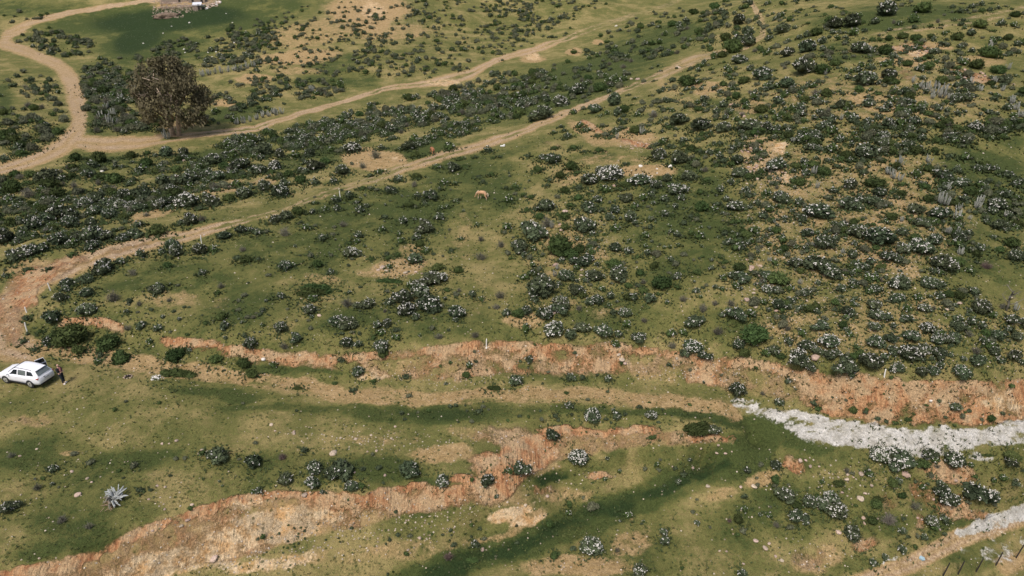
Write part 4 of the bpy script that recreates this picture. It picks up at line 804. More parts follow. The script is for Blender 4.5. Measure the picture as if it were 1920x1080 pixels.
# the fallen one near the bottom left
def gp(x, y):
    P_, o_, t_ = ground_at([x], [y]); return Vector(P_[0]), float(t_[0])
rng = np.random.default_rng(77)
p0, t0 = gp(215, 940)
fc = empty('fallen_cactus', p0)
tag(fc, 'fallen pale grey cactus sprawling on green grass near the lower bank edge', 'cactus')
def sprawl(nm, k, a0, a1, lmin, lmax, r0, m_):
    for i in range(k):
        mb = MB(); a = rng.uniform(a0, a1); L_ = rng.uniform(lmin, lmax); st = rng.uniform(.05, .5); z0 = rng.uniform(.08, .5)
        p1 = Vector((math.cos(a) * st, math.sin(a) * st, z0)); p2 = Vector((math.cos(a + .2) * (st + L_ * .5), math.sin(a + .2) * (st + L_ * .5), z0 + .12)); p3 = Vector((math.cos(a + .3) * (st + L_), math.sin(a + .3) * (st + L_), max(.1, z0 + rng.uniform(-.2, .3))))
        mb.tube([p1, p2, p3, p3 + (p3 - p2).normalized() * .06], [r0, r0 * 1.1, r0, r0 * .4], 6); mb.build(nm, m_, fc, True)
M_CPALE = mat('bleached_cactus', (.36, .38, .37), .9, .25, 5)
sprawl('stem', 40, .2, 2.6, .15, .8, .034, M_CPALE); sprawl('stem', 20, -1.4, .3, .15, .65, .034, M_CPALE); sprawl('stem', 14, 2.5, 5.0, .15, .5, .045, M_DRY)
mb = MB()
for i in range(60):
    a = rng.uniform(0, 6.28); r = rng.uniform(.0, .55); p1 = Vector((math.cos(a) * r, math.sin(a) * r - .45, rng.uniform(.02, .2))); mb.tube([p1, p1 + Vector(rng.normal(size=3) * .16)], [.02, .012], 3, False)
mb.build('dead_spines', mat('dead_spine', (.36, .25, .18), .95, .3), fc)

# ------------------------------------------------------------------ boulders
def rock_mesh(seed, m_, flat=.7):
    rng = np.random.default_rng(seed); V, F = ICO1[0].copy(), ICO1[1]
    for _ in range(6):
        nrm = rng.normal(size=3); nrm /= np.linalg.norm(nrm); dcut = rng.uniform(.55, .8); h_ = V @ nrm; V -= np.outer(np.clip(h_ - dcut, 0, None), nrm)
    V *= (1 + rng.normal(size=(len(V), 1)) * .05); V *= np.array([1, rng.uniform(.65, .95), flat * rng.uniform(.7, 1.1)])
    return new_mesh('boulder', V, F, [m_])
RM = [rock_mesh(500 + i, M_ROCK) for i in range(7)]; RP = [rock_mesh(520 + i, M_PINK) for i in range(4)]
BL = '''625,847,16 331,825,8 304,831,6 317,831,5 376,849,12 379,842,8 164,896,8 172,903,6 39,927,5 146,925,14 135,883,7 279,935,6 360,945,8 37,854,6 69,841,6 309,954,6 74,1046,5 286,994,6 352,974,11 340,985,9 402,1045,18 295,910,6 310,912,7
696,815,6 734,821,6 667,822,7 639,820,6 706,844,7 689,846,5 722,890,7 665,885,5 551,812,8 571,926,14 941,821,6 949,817,6 905,1029,10 765,1030,8 787,1007,9 509,795,8 516,807,6 551,808,7 741,799,6 599,590,9 565,559,5 780,509,7 791,512,6 760,510,11 784,529,10 717,500,12 724,506,9 709,505,8
1039,586,9 1269,671,7 1140,679,5 1400,560,12 1417,574,9 1413,548,8 1527,667,20p 1799,567,9 1775,579,8 1459,592,9p 1455,582,9p 1745,750,10w 1299,876,8 1327,910,10 1389,912,7 1414,910,15 1026,929,8 1372,846,5 1347,834,6 1360,849,8 1344,848,8 1417,1012,11 1435,1025,14 1442,1018,8 1349,1032,6 1362,1033,6 985,946,8 1314,840,5 1394,1056,7
1696,887,20p 1613,932,15 1622,924,8 1587,897,10 1589,888,8 1615,887,12 1501,862,10 1511,862,8 1519,873,8 1579,922,7 1572,894,5 1600,894,5 1634,909,8 1572,996,12 1619,970,9p 1620,980,8p 1791,899,10p 1750,935,7p 1645,972,6 1762,992,6 1596,934,4 1567,911,5 1454,1042,6 1466,1050,8 1536,874,5 1720,970,7p 1728,973,7p
1256,311,11w 1201,310,11w 1232,316,5w 1232,324,5w 1152,347,9p 1052,430,10p 1050,420,8p 1060,395,14 1041,495,13p 1090,515,8 1091,505,7 1400,486,6p 1410,500,12p 1425,497,10p 1414,510,9p 1196,147,11 1184,147,8 1272,125,12 1390,212,10p 1395,217,8p 1372,195,12p 1402,190,10p 1425,237,14 1155,48,7w 330,331,11p 212,352,13 197,349,11 192,320,9w 430,350,12p 350,324,11 400,367,13p 345,300,8 205,382,7 300,378,8 380,1020,6 1166,672,13 1160,664,9 1172,680,9 292,706,8w 285,711,7w 298,703,6w 494,672,11w 1247,775,4 912,652,5w 262,645,4
355,42,5w 322,49,4w 306,62,4w 424,25,4w 436,42,4w 269,81,4w 490,47,5w 368,80,4w 347,98,4w 439,80,4w 405,97,4w 390,98,4w 398,106,4w 335,107,4w 345,92,5w'''
def rnd(cx, cy, rx, ry, n_, s0, s1, sfx=''):
    out = []
    for _ in range(n_):
        a = random.uniform(0, 6.28); r = random.random() ** .5
        out.append('%.0f,%.0f,%.1f%s' % (cx + math.cos(a) * rx * r, cy + math.sin(a) * ry * r, random.uniform(s0, s1), sfx))
    return out
toks = BL.split() + rnd(1408, 285, 22, 38, 26, 5, 10, 'p') + rnd(1440, 330, 46, 26, 14, 5, 10) + rnd(1700, 92, 46, 10, 16, 4, 8, 'p') + rnd(1800, 138, 50, 9, 16, 4, 9, 'p') + rnd(1870, 155, 34, 8, 8, 4, 8, 'p') + rnd(1200, 272, 28, 9, 9, 4, 8, 'p') + rnd(1420, 530, 30, 40, 14, 5, 9) + rnd(1560, 600, 120, 50, 12, 4, 8)
bl_ = []
for tk in toks:
    a = tk.split(','); t3 = a[2]; c = 'p' if t3[-1] == 'p' else 'w' if t3[-1] == 'w' else 'n'
    bl_.append(dict(x=float(a[0]), y=float(a[1]), px=float(t3.rstrip('pw')), c=c))
P, ok, tt = ground_at([c['x'] for c in bl_], [c['y'] + c['px'] * .2 for c in bl_])
for c, p, t_ in zip(bl_, P, tt): c['p'] = p; c['w'] = c['px'] * t_ / FPX
label_all(bl_, lambda it: ('small ' if it['w'] < .5 else 'large ' if it['w'] > 1 else '') + {'p': 'pinkish', 'w': 'whitish', 'n': 'buff'}[it['c']] + ' boulder')
M_ROCKW = mat('white_stone', (.66, .62, .56), .95, .2, 2.5, bump=.4)
RW = [rock_mesh(540 + i, M_ROCKW) for i in range(3)]
for c in bl_:
    s_ = c['w'] / 2
    tag(put('boulder', random.choice({'p': RP, 'w': RW, 'n': RM}[c['c']]), loc=(c['p'][0], c['p'][1], c['p'][2] + s_ * .12), rot=(random.uniform(-.3, .3), random.uniform(-.3, .3), random.uniform(0, 6.28)), scale=(s_, s_, s_)), c['label'], 'boulder', 'boulders and stones on the slopes')

# ------------------------------------------------------------------ pebbles, tufts
def scatter(n_, fn, seed):
    r_ = np.random.default_rng(seed); x = r_.uniform(-120, 2040, n_); y = r_.uniform(60, 1150, n_)
    k = r_.uniform(size=n_) < fn(masks(x, y), x, y); x, y = x[k], y[k]
    P_, ok_, t_ = ground_at(x, y); return P_[ok_], t_[ok_], r_
nzm = lambda x, y, s: fbm(x / 40, y / 25, 3, s)
P, tt, r_ = scatter(46000, lambda m_, x, y: np.clip(.025 + .42 * m_['rock'] * sstep(.4, .62, nzm(x, y, 5)) + .12 * m_['red'] + .1 * m_['pale'] + .1 * m_['tan'] - .2 * m_['deep'], .02, 1) * sstep(60, 420, y), 5)
base, bf_ = np.array([(1, 0, 0), (0, 1, 0), (-1, 0, 0), (0, -1, 0), (0, 0, .8), (0, 0, -.4)], float), np.array([(0, 1, 4), (1, 2, 4), (2, 3, 4), (3, 0, 4), (1, 0, 5), (2, 1, 5), (3, 2, 5), (0, 3, 5)])
sz = (.026 + .085 * r_.uniform(size=len(P)) ** 3.2) * np.clip(tt / 60, .9, 1.7)
an = r_.uniform(0, 6.28, len(P)); V = base[None] * (1 + r_.normal(size=(len(P), 6, 1)) * .22) * sz[:, None, None]
ca, sa = np.cos(an)[:, None], np.sin(an)[:, None]
V = np.stack([V[..., 0] * ca - V[..., 1] * sa, V[..., 0] * sa + V[..., 1] * ca, V[..., 2]], -1) + P[:, None]
Fp = (bf_[None] + np.arange(len(P))[:, None, None] * 6).reshape(-1, 3)
print('pebbles', len(P))
tag(put('pebbles', new_mesh('pebbles', V.reshape(-1, 3), Fp, [M_PEB])), 'loose pale stones scattered over the bare soil and banks', 'stones', kind='stuff')
def tufts(name, P, tt, r_, m_, label, s0, s1):
    k = 5; n_ = len(P); a = r_.uniform(0, 6.28, (n_, k)); L_ = r_.uniform(s0, s1, (n_, k)) * np.clip(tt / 60, .9, 1.6)[:, None]
    dirv = np.stack([np.cos(a) * .7, np.sin(a) * .7, np.ones_like(a) * .8], -1) * L_[..., None]
    side = np.stack([-np.sin(a), np.cos(a), np.zeros_like(a)], -1) * L_[..., None] * .28
    b0 = P[:, None] - np.array([0, 0, .02]); V = np.stack([b0 - side, b0 + side, b0 + dirv], 2).reshape(-1, 3)
    tag(put(name, new_mesh(name, V, np.arange(len(V)).reshape(-1, 3), [m_])), label, 'grass', kind='stuff')
P, tt, r_ = scatter(90000, lambda m_, x, y: np.clip(.55 - m_['white'] - .45 * m_['red'] - .45 * m_['tan'] - .5 * m_['pale'], .03, 1) * sstep(.3, .7, nzm(x, y, 8)) * sstep(100, 420, y), 6)
print('tufts', len(P)); tufts('grass', P, tt, r_, M_TUFT, 'short green grass tufts over the meadow', .08, .2)
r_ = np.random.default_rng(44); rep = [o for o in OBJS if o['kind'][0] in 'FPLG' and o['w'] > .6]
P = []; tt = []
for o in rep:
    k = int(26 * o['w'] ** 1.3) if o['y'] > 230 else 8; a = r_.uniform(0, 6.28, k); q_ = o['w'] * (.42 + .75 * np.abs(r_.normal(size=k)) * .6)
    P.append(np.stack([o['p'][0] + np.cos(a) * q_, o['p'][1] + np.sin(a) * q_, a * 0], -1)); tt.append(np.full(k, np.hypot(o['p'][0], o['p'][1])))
P = np.concatenate(P); P[:, 2] = height(P[:, 0], P[:, 1]); tt = np.concatenate(tt); print('herbs', len(P)); tufts('shrub_foot_tufts', P, tt, r_, M_TUFTD, 'dark tufts set round the feet of the shrubs', .10, .3)  # ring of dark tufts round each larger shrub, densest close in
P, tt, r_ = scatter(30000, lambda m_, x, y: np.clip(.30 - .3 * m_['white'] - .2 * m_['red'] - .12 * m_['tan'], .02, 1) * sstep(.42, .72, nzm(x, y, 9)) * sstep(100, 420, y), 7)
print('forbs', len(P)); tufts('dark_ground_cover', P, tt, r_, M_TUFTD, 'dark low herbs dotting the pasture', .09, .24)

# ------------------------------------------------------------------ stakes and fence posts
ST = [(95,545,14,'white marker stake leaning beside the hairpin of the track'), (50,586,10,'short white stake in the grass just inside the track hairpin'), (51,622,17,'white stake with a dark bush at its foot, above the parked car'),
      (378,456,14,'white stake behind a flowering bush on the ridge track edge'), (638,370,11,'white stake where the ridge track narrows in the middle'), (912,650,15,'white stake on the lip of the central red bank'), (1658,706,14,'white stake at the top of the orange bank')]
for x, y, hpx, lb in ST:
    p, t_ = gp(x, y); h_ = hpx * t_ / FPX / .85
    mb = MB(); mb.tube([(0, 0, -.15), (.0, 0, h_ * .5), (.02, 0, h_ - .05), (.02, 0, h_)], [.055, .055, .052, .03], 6)
    o_ = mb.build('marker_stake', M_WHITE); o_.location = p; o_.rotation_euler = (random.uniform(-.08, .08), random.uniform(-.08, .08), 0); tag(o_, lb, 'stake', 'white marker stakes')
PO = [(1768,1080,16,'lowest black fence post, cut by the picture bottom'), (1796,1077,24,'black fence post with a dark bush at its base'), (1830,1072,30,'long thin black fence post in the middle of the row'), (1867,1060,30,'black fence post beside the white gravel patch'), (1905,1046,28,'uppermost black fence post at the picture edge')]
pp = []
for x, y, hpx, lb in PO:
    p, t_ = gp(x, y); h_ = 1.35; mb = MB()
    mb.tube([(0, 0, -.2), (.01, 0, h_ * .5), (.03, .01, h_)], [.05, .045, .04], 7); mb.tube([(.03, .01, h_), (.03, .01, h_ + .03)], [.04, .02], 7)
    o_ = mb.build('fence_post', M_POST); o_.location = p; o_.rotation_euler = (random.uniform(-.05, .05), random.uniform(.02, .1), 0); tag(o_, lb, 'post', 'black fence posts by the lower gravel track'); pp.append(p)

# ------------------------------------------------------------------ fire ring, ash, litter
p, t_ = gp(240, 707)
fr_ = empty('fire_ring', p); tag(fr_, 'small charred fire ring of stones and burnt sticks on the grassy terrace', 'fire ring')
M_CHAR = mat('charred_wood', (.03, .026, .024), .95, .3)
for i in range(9):
    a = i * .7 + random.uniform(-.1, .1); o_ = put('stone', RM[i % 7], fr_, (math.cos(a) * .34, math.sin(a) * .3, .04), (0, 0, a), (.09, .09, .09))
for i in range(7):
    mb = MB(); a = random.uniform(0, 6.28); q0 = Vector((math.cos(a) * .35, math.sin(a) * .3, .05)); mb.tube([q0, -q0 * random.uniform(.2, .9) + Vector((0, 0, .16))], [.035, .025], 5); mb.build('burnt_stick', M_CHAR, fr_)
M_ASH = mat('ash', (.60, .60, .60), .95, .3, 6)
p, t_ = gp(296, 708); mb = MB(); rng = np.random.default_rng(5)
for i in range(70):
    a = rng.uniform(0, 6.28); r = rng.uniform(0, 1) ** .7 * .65; c = Vector((math.cos(a) * r, math.sin(a) * r * .7, .015)); s_ = rng.uniform(.02, .07)
    mb.add([c + Vector((s_, 0, 0)), c + Vector((0, s_, 0)), c + Vector((-s_, 0, 0)), c + Vector((0, -s_, 0)), c + Vector((0, 0, s_ * .8))], [(0, 1, 4), (1, 2, 4), (2, 3, 4), (3, 0, 4)])
o_ = mb.build('ash_heap', M_ASH); o_.location = p; tag(o_, 'patch of white ash and chalk crumbs on the terrace right of the fire ring', 'ash heap', kind='stuff')
p, t_ = gp(1725, 1045)
mb = MB(); mb.tube([(0, 0, 0), (0, 0, .26), (0, 0, .3), (0, 0, .36)], [.16, .16, .07, .06], 10); o_ = mb.build('plastic_jug', mat('pale_blue_plastic', (.32, .45, .52), .4, .05)); o_.location = p; o_.rotation_euler = (1.4, 0, .6); tag(o_, 'pale blue plastic jug lying at the edge of the lower gravel track', 'jug')
p, t_ = gp(910, 284)
mb = MB()
for i in range(4): mb.box((i * .25 - .3, (i % 2) * .1, .12), (.3, .22, .2 + .04 * i), Matrix.Rotation(.3 * i, 4, 'Z'))
o_ = mb.build('litter_bag', M_WHITE, bevel=.05); o_.location = gp(943, 275)[0]; tag(o_, 'crumpled white bag left on the verge of the ridge track', 'bag')

# ------------------------------------------------------------------ dead tree on the right
p, t_ = gp(1886, 582)
dt = empty('dead_tree', p); tag(dt, 'bare grey dead tree with crooked limbs on the bushy slope', 'tree')
mb = MB(); mb.tube([(0, 0, -.2), (.05, 0, .6), (-.05, .05, 1.3), (.1, 0, 1.9)], [.11, .09, .07, .05], 7); mb.build('trunk', M_DRY, dt, True)
rng = np.random.default_rng(8)
for i in range(9):
    a = rng.uniform(0, 6.28); z0 = rng.uniform(.5, 1.8); mb = MB(); L_ = rng.uniform(.5, 1.1)
    q0 = Vector((0, 0, z0)); q1 = q0 + Vector((math.cos(a) * L_ * .5, math.sin(a) * L_ * .5, L_ * .35)); q2 = q1 + Vector((math.cos(a + .5) * L_ * .4, math.sin(a + .5) * L_ * .4, L_ * .5))
    mb.tube([q0, q1, q2], [.05, .035, .012], 5)
    for j in range(4):
        q3 = q1.lerp(q2, rng.uniform(0, 1)); mb.tube([q3, q3 + Vector(rng.normal(size=3) * .22) + Vector((0, 0, .12))], [.016, .006], 3, False)
    mb.build('limb', M_DRY, dt, True)

# ------------------------------------------------------------------ big eucalyptus by the valley track
p, t_ = gp(330, 254)
sc = t_ / FPX
tr = empty('eucalyptus_tree', p); tag(tr, 'big brown-leaved eucalyptus with drooping crown and pale limbs beside the valley track', 'tree')
rng = np.random.default_rng(21)
Wd = 128 * sc; Ht = 142 * sc
mb = MB()
mb.tube([(-.6, 0, -.4), (-.8, .1, Ht * .14), (-1.6, .3, Ht * .32), (-2.6, .3, Ht * .5), (-3.0, .2, Ht * .7)], [.62, .52, .42, .28, .12], 10)
mb.tube([(.6, 0, -.4), (1.1, -.2, Ht * .16), (1.6, -.4, Ht * .34), (2.2, -.3, Ht * .55), (2.0, 0, Ht * .8)], [.5, .42, .34, .24, .1], 10)
mb.build('trunk', M_BARK, tr, True)
for i in range(16):
    a = rng.uniform(0, 6.28); sx = -1 if i % 2 else 1; q0 = Vector((sx * rng.uniform(1.2, 2.4), rng.uniform(-.4, .4), Ht * rng.uniform(.25, .6)))
    L_ = rng.uniform(3.0, 5.6); q1 = q0 + Vector((math.cos(a) * L_ * .5, math.sin(a) * L_ * .45, L_ * .45)); q2 = q1 + Vector((math.cos(a) * L_ * .5, math.sin(a) * L_ * .5, L_ * .25)); mb = MB()
    mb.tube([q0, q1, q2], [.22, .15, .05], 6)
    for j in range(4):
        q3 = q1.lerp(q2, rng.uniform(0, .9)); mb.tube([q3, q3 + Vector(rng.normal(size=3) * 1.0) + Vector((0, 0, .8))], [.06, .02], 4, False)
    mb.build('limb', M_BARK, tr, True)
q0 = Vector((2.2, -Wd * .30, Ht * .42)); mb = MB(); mb.tube([q0 + Vector((-1, 2, -3)), q0, q0 + Vector((-.9, -.3, 2.0)), q0 + Vector((-1.6, -.4, 4.0))], [.3, .2, .15, .06], 6); mb.tube([q0, q0 + Vector((.7, -.3, 1.6)), q0 + Vector((.9, -.2, 2.6))], [.13, .1, .04], 6); mb.build('limb', M_BARK, tr, True)
# crown: irregular lobes of hanging sprays
lob = []
for (x, z, y, r) in [(-.22, .80, 0, .20), (.02, .86, 0, .19), (.20, .78, .05, .17), (-.36, .58, 0, .16), (-.30, .66, -.12, .2), (.02, .62, -.2, .2), (.26, .60, -.12, .18), (.40, .50, 0, .12), (-.42, .42, 0, .1), (-.20, .42, -.25, .15), (.10, .40, -.26, .14), (.33, .34, -.1, .12), (-.32, .28, -.1, .11), (-.05, .24, -.2, .1), (.18, .22, -.15, .09), (0, .66, .22, .22), (-.3, .5, .2, .16), (.3, .5, .2, .16), (-.12, .93, 0, .10), (.12, .93, 0, .1), (.40, .44, -.1, .12), (.36, .24, -.1, .10), (.24, .30, -.2, .12), (.28, .70, -.2, .15)]:
    lob.append((np.array([x * 1.06 * Wd + 1.0, y * 1.1 * Wd, z * Ht]), r * .90 * Wd))
V, F = [], []; b = 0
for c, r in lob:
    k = int(2000 * (r / (.18 * Wd)) ** 2)
    v = rng.normal(size=(k, 3)); v /= np.linalg.norm(v, axis=1)[:, None]
    rr = r * (rng.uniform(.35, 1.08, (k, 1)) ** .5 + .16 * np.abs(rng.normal(size=(k, 1))))
    clump = rng.normal(size=(26, 3)); clump /= np.linalg.norm(clump, axis=1)[:, None]
    near = (v @ clump.T).max(1); kk = near > .90 + .06 * rng.uniform(size=k) - .03
    v, rr = v[kk], rr[kk]
    Pc = c + v * rr * np.array([1, 1, .9])
    Ls = rng.uniform(.2, .62, len(Pc)) * (1 + .6 * (rng.uniform(size=len(Pc)) < .15)); a = rng.uniform(0, 6.28, len(Pc))
    dr = np.stack([np.cos(a) * .45, np.sin(a) * .45, -np.ones(len(Pc)) * rng.uniform(.2, 1.2, len(Pc))], -1) * Ls[:, None]
    sd_ = np.stack([-np.sin(a), np.cos(a), rng.normal(size=len(Pc)) * .4], -1) * (Ls * .38)[:, None]
    vv = np.stack([Pc - sd_, Pc + sd_ * .6 + dr * .4, Pc + dr, Pc - sd_ * .6 + dr * .6], 1).reshape(-1, 3); q_ = np.arange(len(Pc))[:, None] * 4 + b
    V.append(vv); F.append(np.concatenate([q_ + [0, 1, 2], q_ + [0, 2, 3]])); b += len(vv)
put('crown', new_mesh('crown', np.concatenate(V), np.concatenate(F), [M_EUC]), tr)

# ------------------------------------------------------------------ farmyard at the top
M_PLANK = mat('weathered_plank', (.25, .20, .16), .95, .35, 3); M_TIN = mat('zinc_sheet', (.62, .64, .68), .55, .15, 2); M_RED = mat('rust_red_sheet', (.36, .10, .06), .8, .25); M_EARTH = mat('yard_earth', (.30, .215, .155), .98, .3, .5, bump=.5)
def yard_pt(x, y): return gp(x, y)[0]
p = yard_pt(313, 30); me = new_mesh('dung_heap', ICO2[0] * np.array([4.8, 3.6, 1.5]) * (1 + np.random.default_rng(3).normal(size=(len(ICO2[0]), 1)) * .13), ICO2[1], [mat('dung', (.17, .125, .09), .98, .45, 1.5, bump=.8)], smooth=True)
tag(put('dung_heap', me, loc=p + Vector((0, 0, -.2))), 'low brown heap of earth and dung below the farmyard', 'heap')
def shed(name, lb, cat, c, yaw, L_, W_, H_, roofm, wallm, tilt=.12, parts=True):
    e = empty(name, c, yaw); tag(e, lb, cat)
    for nm, cc, ee in (('front_wall', (0, -W_ / 2, H_ / 2 - .2), (L_, .12, H_)), ('back_wall', (0, W_ / 2, H_ / 2 - .2), (L_, .12, H_)), ('side_wall', (-L_ / 2 + .065, 0, H_ / 2 - .2), (.12, W_ - .13, H_)), ('side_wall', (L_ / 2 - .065, 0, H_ / 2 - .2), (.12, W_ - .13, H_))):
        mb = MB(); mb.box(cc, ee); mb.build(nm, wallm, e)
    n_ = max(2, int(L_ / 1.1))
    for i in range(n_):
        mb = MB(); mb.box((-L_ / 2 + (i + .5) * L_ / n_, 0, H_ + .02 + .01 * (i % 2)), (L_ / n_ + .02, W_ + .5, .05), Matrix.Translation((0, 0, H_)) @ Matrix.Rotation(tilt + random.uniform(-.01, .01), 4, 'X') @ Matrix.Translation((0, 0, -H_))); mb.build('roof_sheet', roofm, e)
    mb = MB(); mb.box((L_ * .2, -W_ / 2 - .07, .85), (.9, .05, 1.9)); mb.build('door', M_CHAR, e)
    return e
shed('shed', 'low shed with a pale zinc sheet roof at the farmyard corner', 'shed', yard_pt(371, 17), .25, 3.4, 3.0, 1.9, M_TIN, M_PLANK, .3)
shed('shed', 'small shed under a rust red roof at the top of the farmyard', 'shed', yard_pt(377, 4), .1, 4.0, 3.0, 2.2, M_RED, M_PLANK, .25)
shed('shed', 'grey roofed hut left of the red roofed shed', 'shed', yard_pt(362, 4), 0, 2.6, 2.6, 2.1, M_TIN, M_PLANK, .3)
shed('animal_shelter', 'long brown thatched animal shelter across the upper farmyard', 'shelter', yard_pt(330, 3), 0, 11, 3.2, 1.8, M_PLANK, M_PLANK, .3)
for i, (x, y) in enumerate([(378, 18), (383, 17)]):
    o_ = MB(); o_.box((0, 0, 0), (.8, 4.0, .06)); o_ = o_.build('zinc_sheet', M_TIN); o_.location = yard_pt(x, y) + Vector((0, 0, .9)); o_.rotation_euler = (-.42, .05, .35); tag(o_, ['long pale zinc sheet leaning beside the shed, nearer the shed', 'long pale zinc sheet leaning beside the shed, farther from the shed'][i], 'metal sheet', 'leaning zinc sheets')
rr = np.random.default_rng(31); pl_ = MB()
for i in range(420):
    x = rr.uniform(286, 408); y = rr.uniform(0, 34 if x < 345 else 24) if x < 372 else rr.uniform(0, 12)
    c = yard_pt(x, y); s_ = rr.uniform(.12, .5); V_ = ICO0[0] * np.array([s_, s_ * rr.uniform(.5, 1), s_ * .6]) * (1 + rr.normal(size=(12, 1)) * .15) + np.array(c)
    pl_.add([Vector(v) for v in V_], [tuple(f) for f in ICO0[1]])
tag(pl_.build('rubble', M_ROCK), 'loose grey and tan rubble strewn over the farmyard ground', 'rubble', kind='stuff')
for i, (x, y, L_, yw) in enumerate([(330, 16, 13, .02), (352, 13, 8, -.03), (322, 8, 9, 0)]):
    c = yard_pt(x, y); e = empty('stone_wall', c, yw); tag(e, ['long low dry stone wall across the lower farm pens', 'short dry stone wall in front of the zinc roofed shed', 'upper dry stone wall behind the farm pens'][i], 'wall', 'dry stone walls of the farmyard')
    for k in range(int(L_ / .75)):
        for lv in range(2): put('stone', RM[(k + lv) % 7] if k % 3 else RP[k % 4], e, ((k + .5 * lv) * .75 - L_ / 2, rr.uniform(-.08, .08), .2 + .42 * lv), (0, 0, rr.uniform(0, 6)), (.46, .40, .36))
def rail_fence(name, lb, pts, h_=1.3):
    P_ = [yard_pt(x, y) for x, y in pts]; e = empty(name, P_[0]); tag(e, lb, 'fence')
    for a, b_ in zip(P_[:-1], P_[1:]):
        k = max(1, int((b_ - a).length / 1.8))
        for i in range(k):
            q0 = a.lerp(b_, i / k) - P_[0]; q1 = a.lerp(b_, (i + 1) / k) - P_[0]
            mb = MB(); mb.tube([q0 - Vector((0, 0, .2)), q0 + Vector((0, 0, h_ + random.uniform(-.1, .15)))], [.07, .06], 5); mb.build('post', M_BARK, e)
            for z in (.45, .95):
                mb = MB(); mb.tube([q0 + Vector((0, .09, z)), q1 + Vector((0, .09, z + random.uniform(-.08, .08)))], [.05, .045], 4); mb.build('rail', M_BARK, e)
rail_fence('pole_fence', 'crooked pole fence along the lower edge of the farmyard', [(303, 20), (318, 22), (335, 22), (350, 21), (364, 21)])
rail_fence('pole_fence', 'pale pole fence dividing the middle of the farm pens', [(306, 12), (322, 12), (340, 11), (357, 10)])
rail_fence('pole_fence', 'pole fence running up the outer side of the farmyard', [(303, 20), (301, 10), (303, 2)])
rng = np.random.default_rng(12); sr = empty('stone_row', yard_pt(400, 8)); tag(sr, 'tumbled row of pale stones bounding the farmyard beside the sheds', 'stone row')
for i in range(46):
    x = 386 + rng.uniform(0, 1) * 30; y = 16 - (x - 386) * .42 + rng.uniform(-4, 2)
    s_ = rng.uniform(.35, .8); put('stone', random.choice([RP[i % 4], RW[i % 3], RM[i % 7]]), sr, loc=yard_pt(x, y) - sr.location + Vector((0, 0, .1)), rot=(0, 0, rng.uniform(0, 6)), scale=(s_, s_, s_))

# ------------------------------------------------------------------ car
M_PAINT = mat('white_car_paint', (.78, .79, .83), .28, .02, 1, spec=.5); M_GLASS = mat('dark_window_glass', (.012, .018, .024), .08, .1, 1, spec=.6); M_GLASSG = mat('grey_window_glass', (.12, .14, .14), .15, .2, 3, spec=.6)
M_TYRE = mat('tyre_rubber', (.03, .03, .03), .9, .2); M_RIM = mat('alloy_rim', (.50, .50, .48), .35, .1, metal=.6); M_TRIM = mat('black_trim', (.02, .02, .022), .6, .2); M_LAMP = mat('red_lamp', (.35, .05, .04), .3, .1); M_HEAD = mat('clear_lamp', (.6, .62, .62), .15, .1)
p, t_ = gp(53, 712)
car = empty('estate_car', p + Vector((0, 0, .02)), math.radians(165)); tag(car, 'white estate car parked on the grassy terrace with one rear door open', 'car')
# body: cross sections from nose to tail: x, half width, sill z, waist z, top z, top half width
secs = [(2.33, .52, .42, .52, .60, .40), (2.28, .70, .30, .58, .70, .58), (2.10, .84, .24, .66, .82, .70), (1.75, .89, .24, .72, .91, .76), (1.35, .90, .24, .76, .97, .78), (.95, .90, .24, .80, 1.02, .80), (.3, .90, .24, .84, 1.05, .83), (-.6, .90, .24, .86, 1.07, .83), (-1.4, .90, .25, .88, 1.09, .82), (-1.95, .88, .28, .88, 1.10, .80), (-2.22, .82, .32, .84, 1.06, .74), (-2.33, .74, .40, .72, .92, .66)]
V, F = [], []
for (x, hw, s_, w_, t2, tw) in secs:
    half = [(0, s_), (hw * .8, s_), (hw * .96, s_ + .06), (hw, (s_ + w_) * .5), (hw * .985, w_), (tw + (hw - tw) * .45, t2 - .035), (tw * .9, t2), (tw * .45, t2 + .012), (0, t2 + .018)]
    ring = [(x, y, z) for y, z in half] + [(x, -y, z) for y, z in half[-2:0:-1]]
    V += ring
K = 16
for i in range(len(secs) - 1):
    for j in range(K): F.append((i * K + j, i * K + (j + 1) % K, (i + 1) * K + (j + 1) % K, (i + 1) * K + j))
F.append(tuple(range(K))[::-1]); F.append(tuple((len(secs) - 1) * K + j for j in range(K)))
mb = MB(); mb.add(V, F); body = mb.build('body', M_PAINT, car, True)
# cabin
cab = [(1.08, .80, 1.00, .79, 1.01), (.82, .81, 1.02, .72, 1.22), (.30, .82, 1.04, .62, 1.545), (-.2, .825, 1.05, .615, 1.60), (-.9, .82, 1.06, .61, 1.60), (-1.5, .81, 1.07, .59, 1.565), (-1.80, .79, 1.08, .57, 1.51), (-2.05, .76, 1.08, .66, 1.28), (-2.25, .72, 1.05, .71, 1.07)]
V, F = [], []
for (x, bw, bz, tw, tz) in cab:
    half = [(bw, bz - .05), (bw * .5 + tw * .5, (bz + tz) / 2), (tw, tz - .02), (tw * .82, tz + .015), (tw * .4, tz + .035), (0, tz + .04)]
    V += [(x, y, z) for y, z in half] + [(x, -y, z) for y, z in half[-2::-1]]
K = 11
for i in range(len(cab) - 1):
    for j in range(K - 1): F.append((i * K + j, i * K + j + 1, (i + 1) * K + j + 1, (i + 1) * K + j))
F.append(tuple(range(K))[::-1]); F.append(tuple((len(cab) - 1) * K + j for j in range(K)))
mb = MB(); mb.add(V, F); mb.build('cabin', M_PAINT, car, True)
cabx = [c[0] for c in cab][::-1]
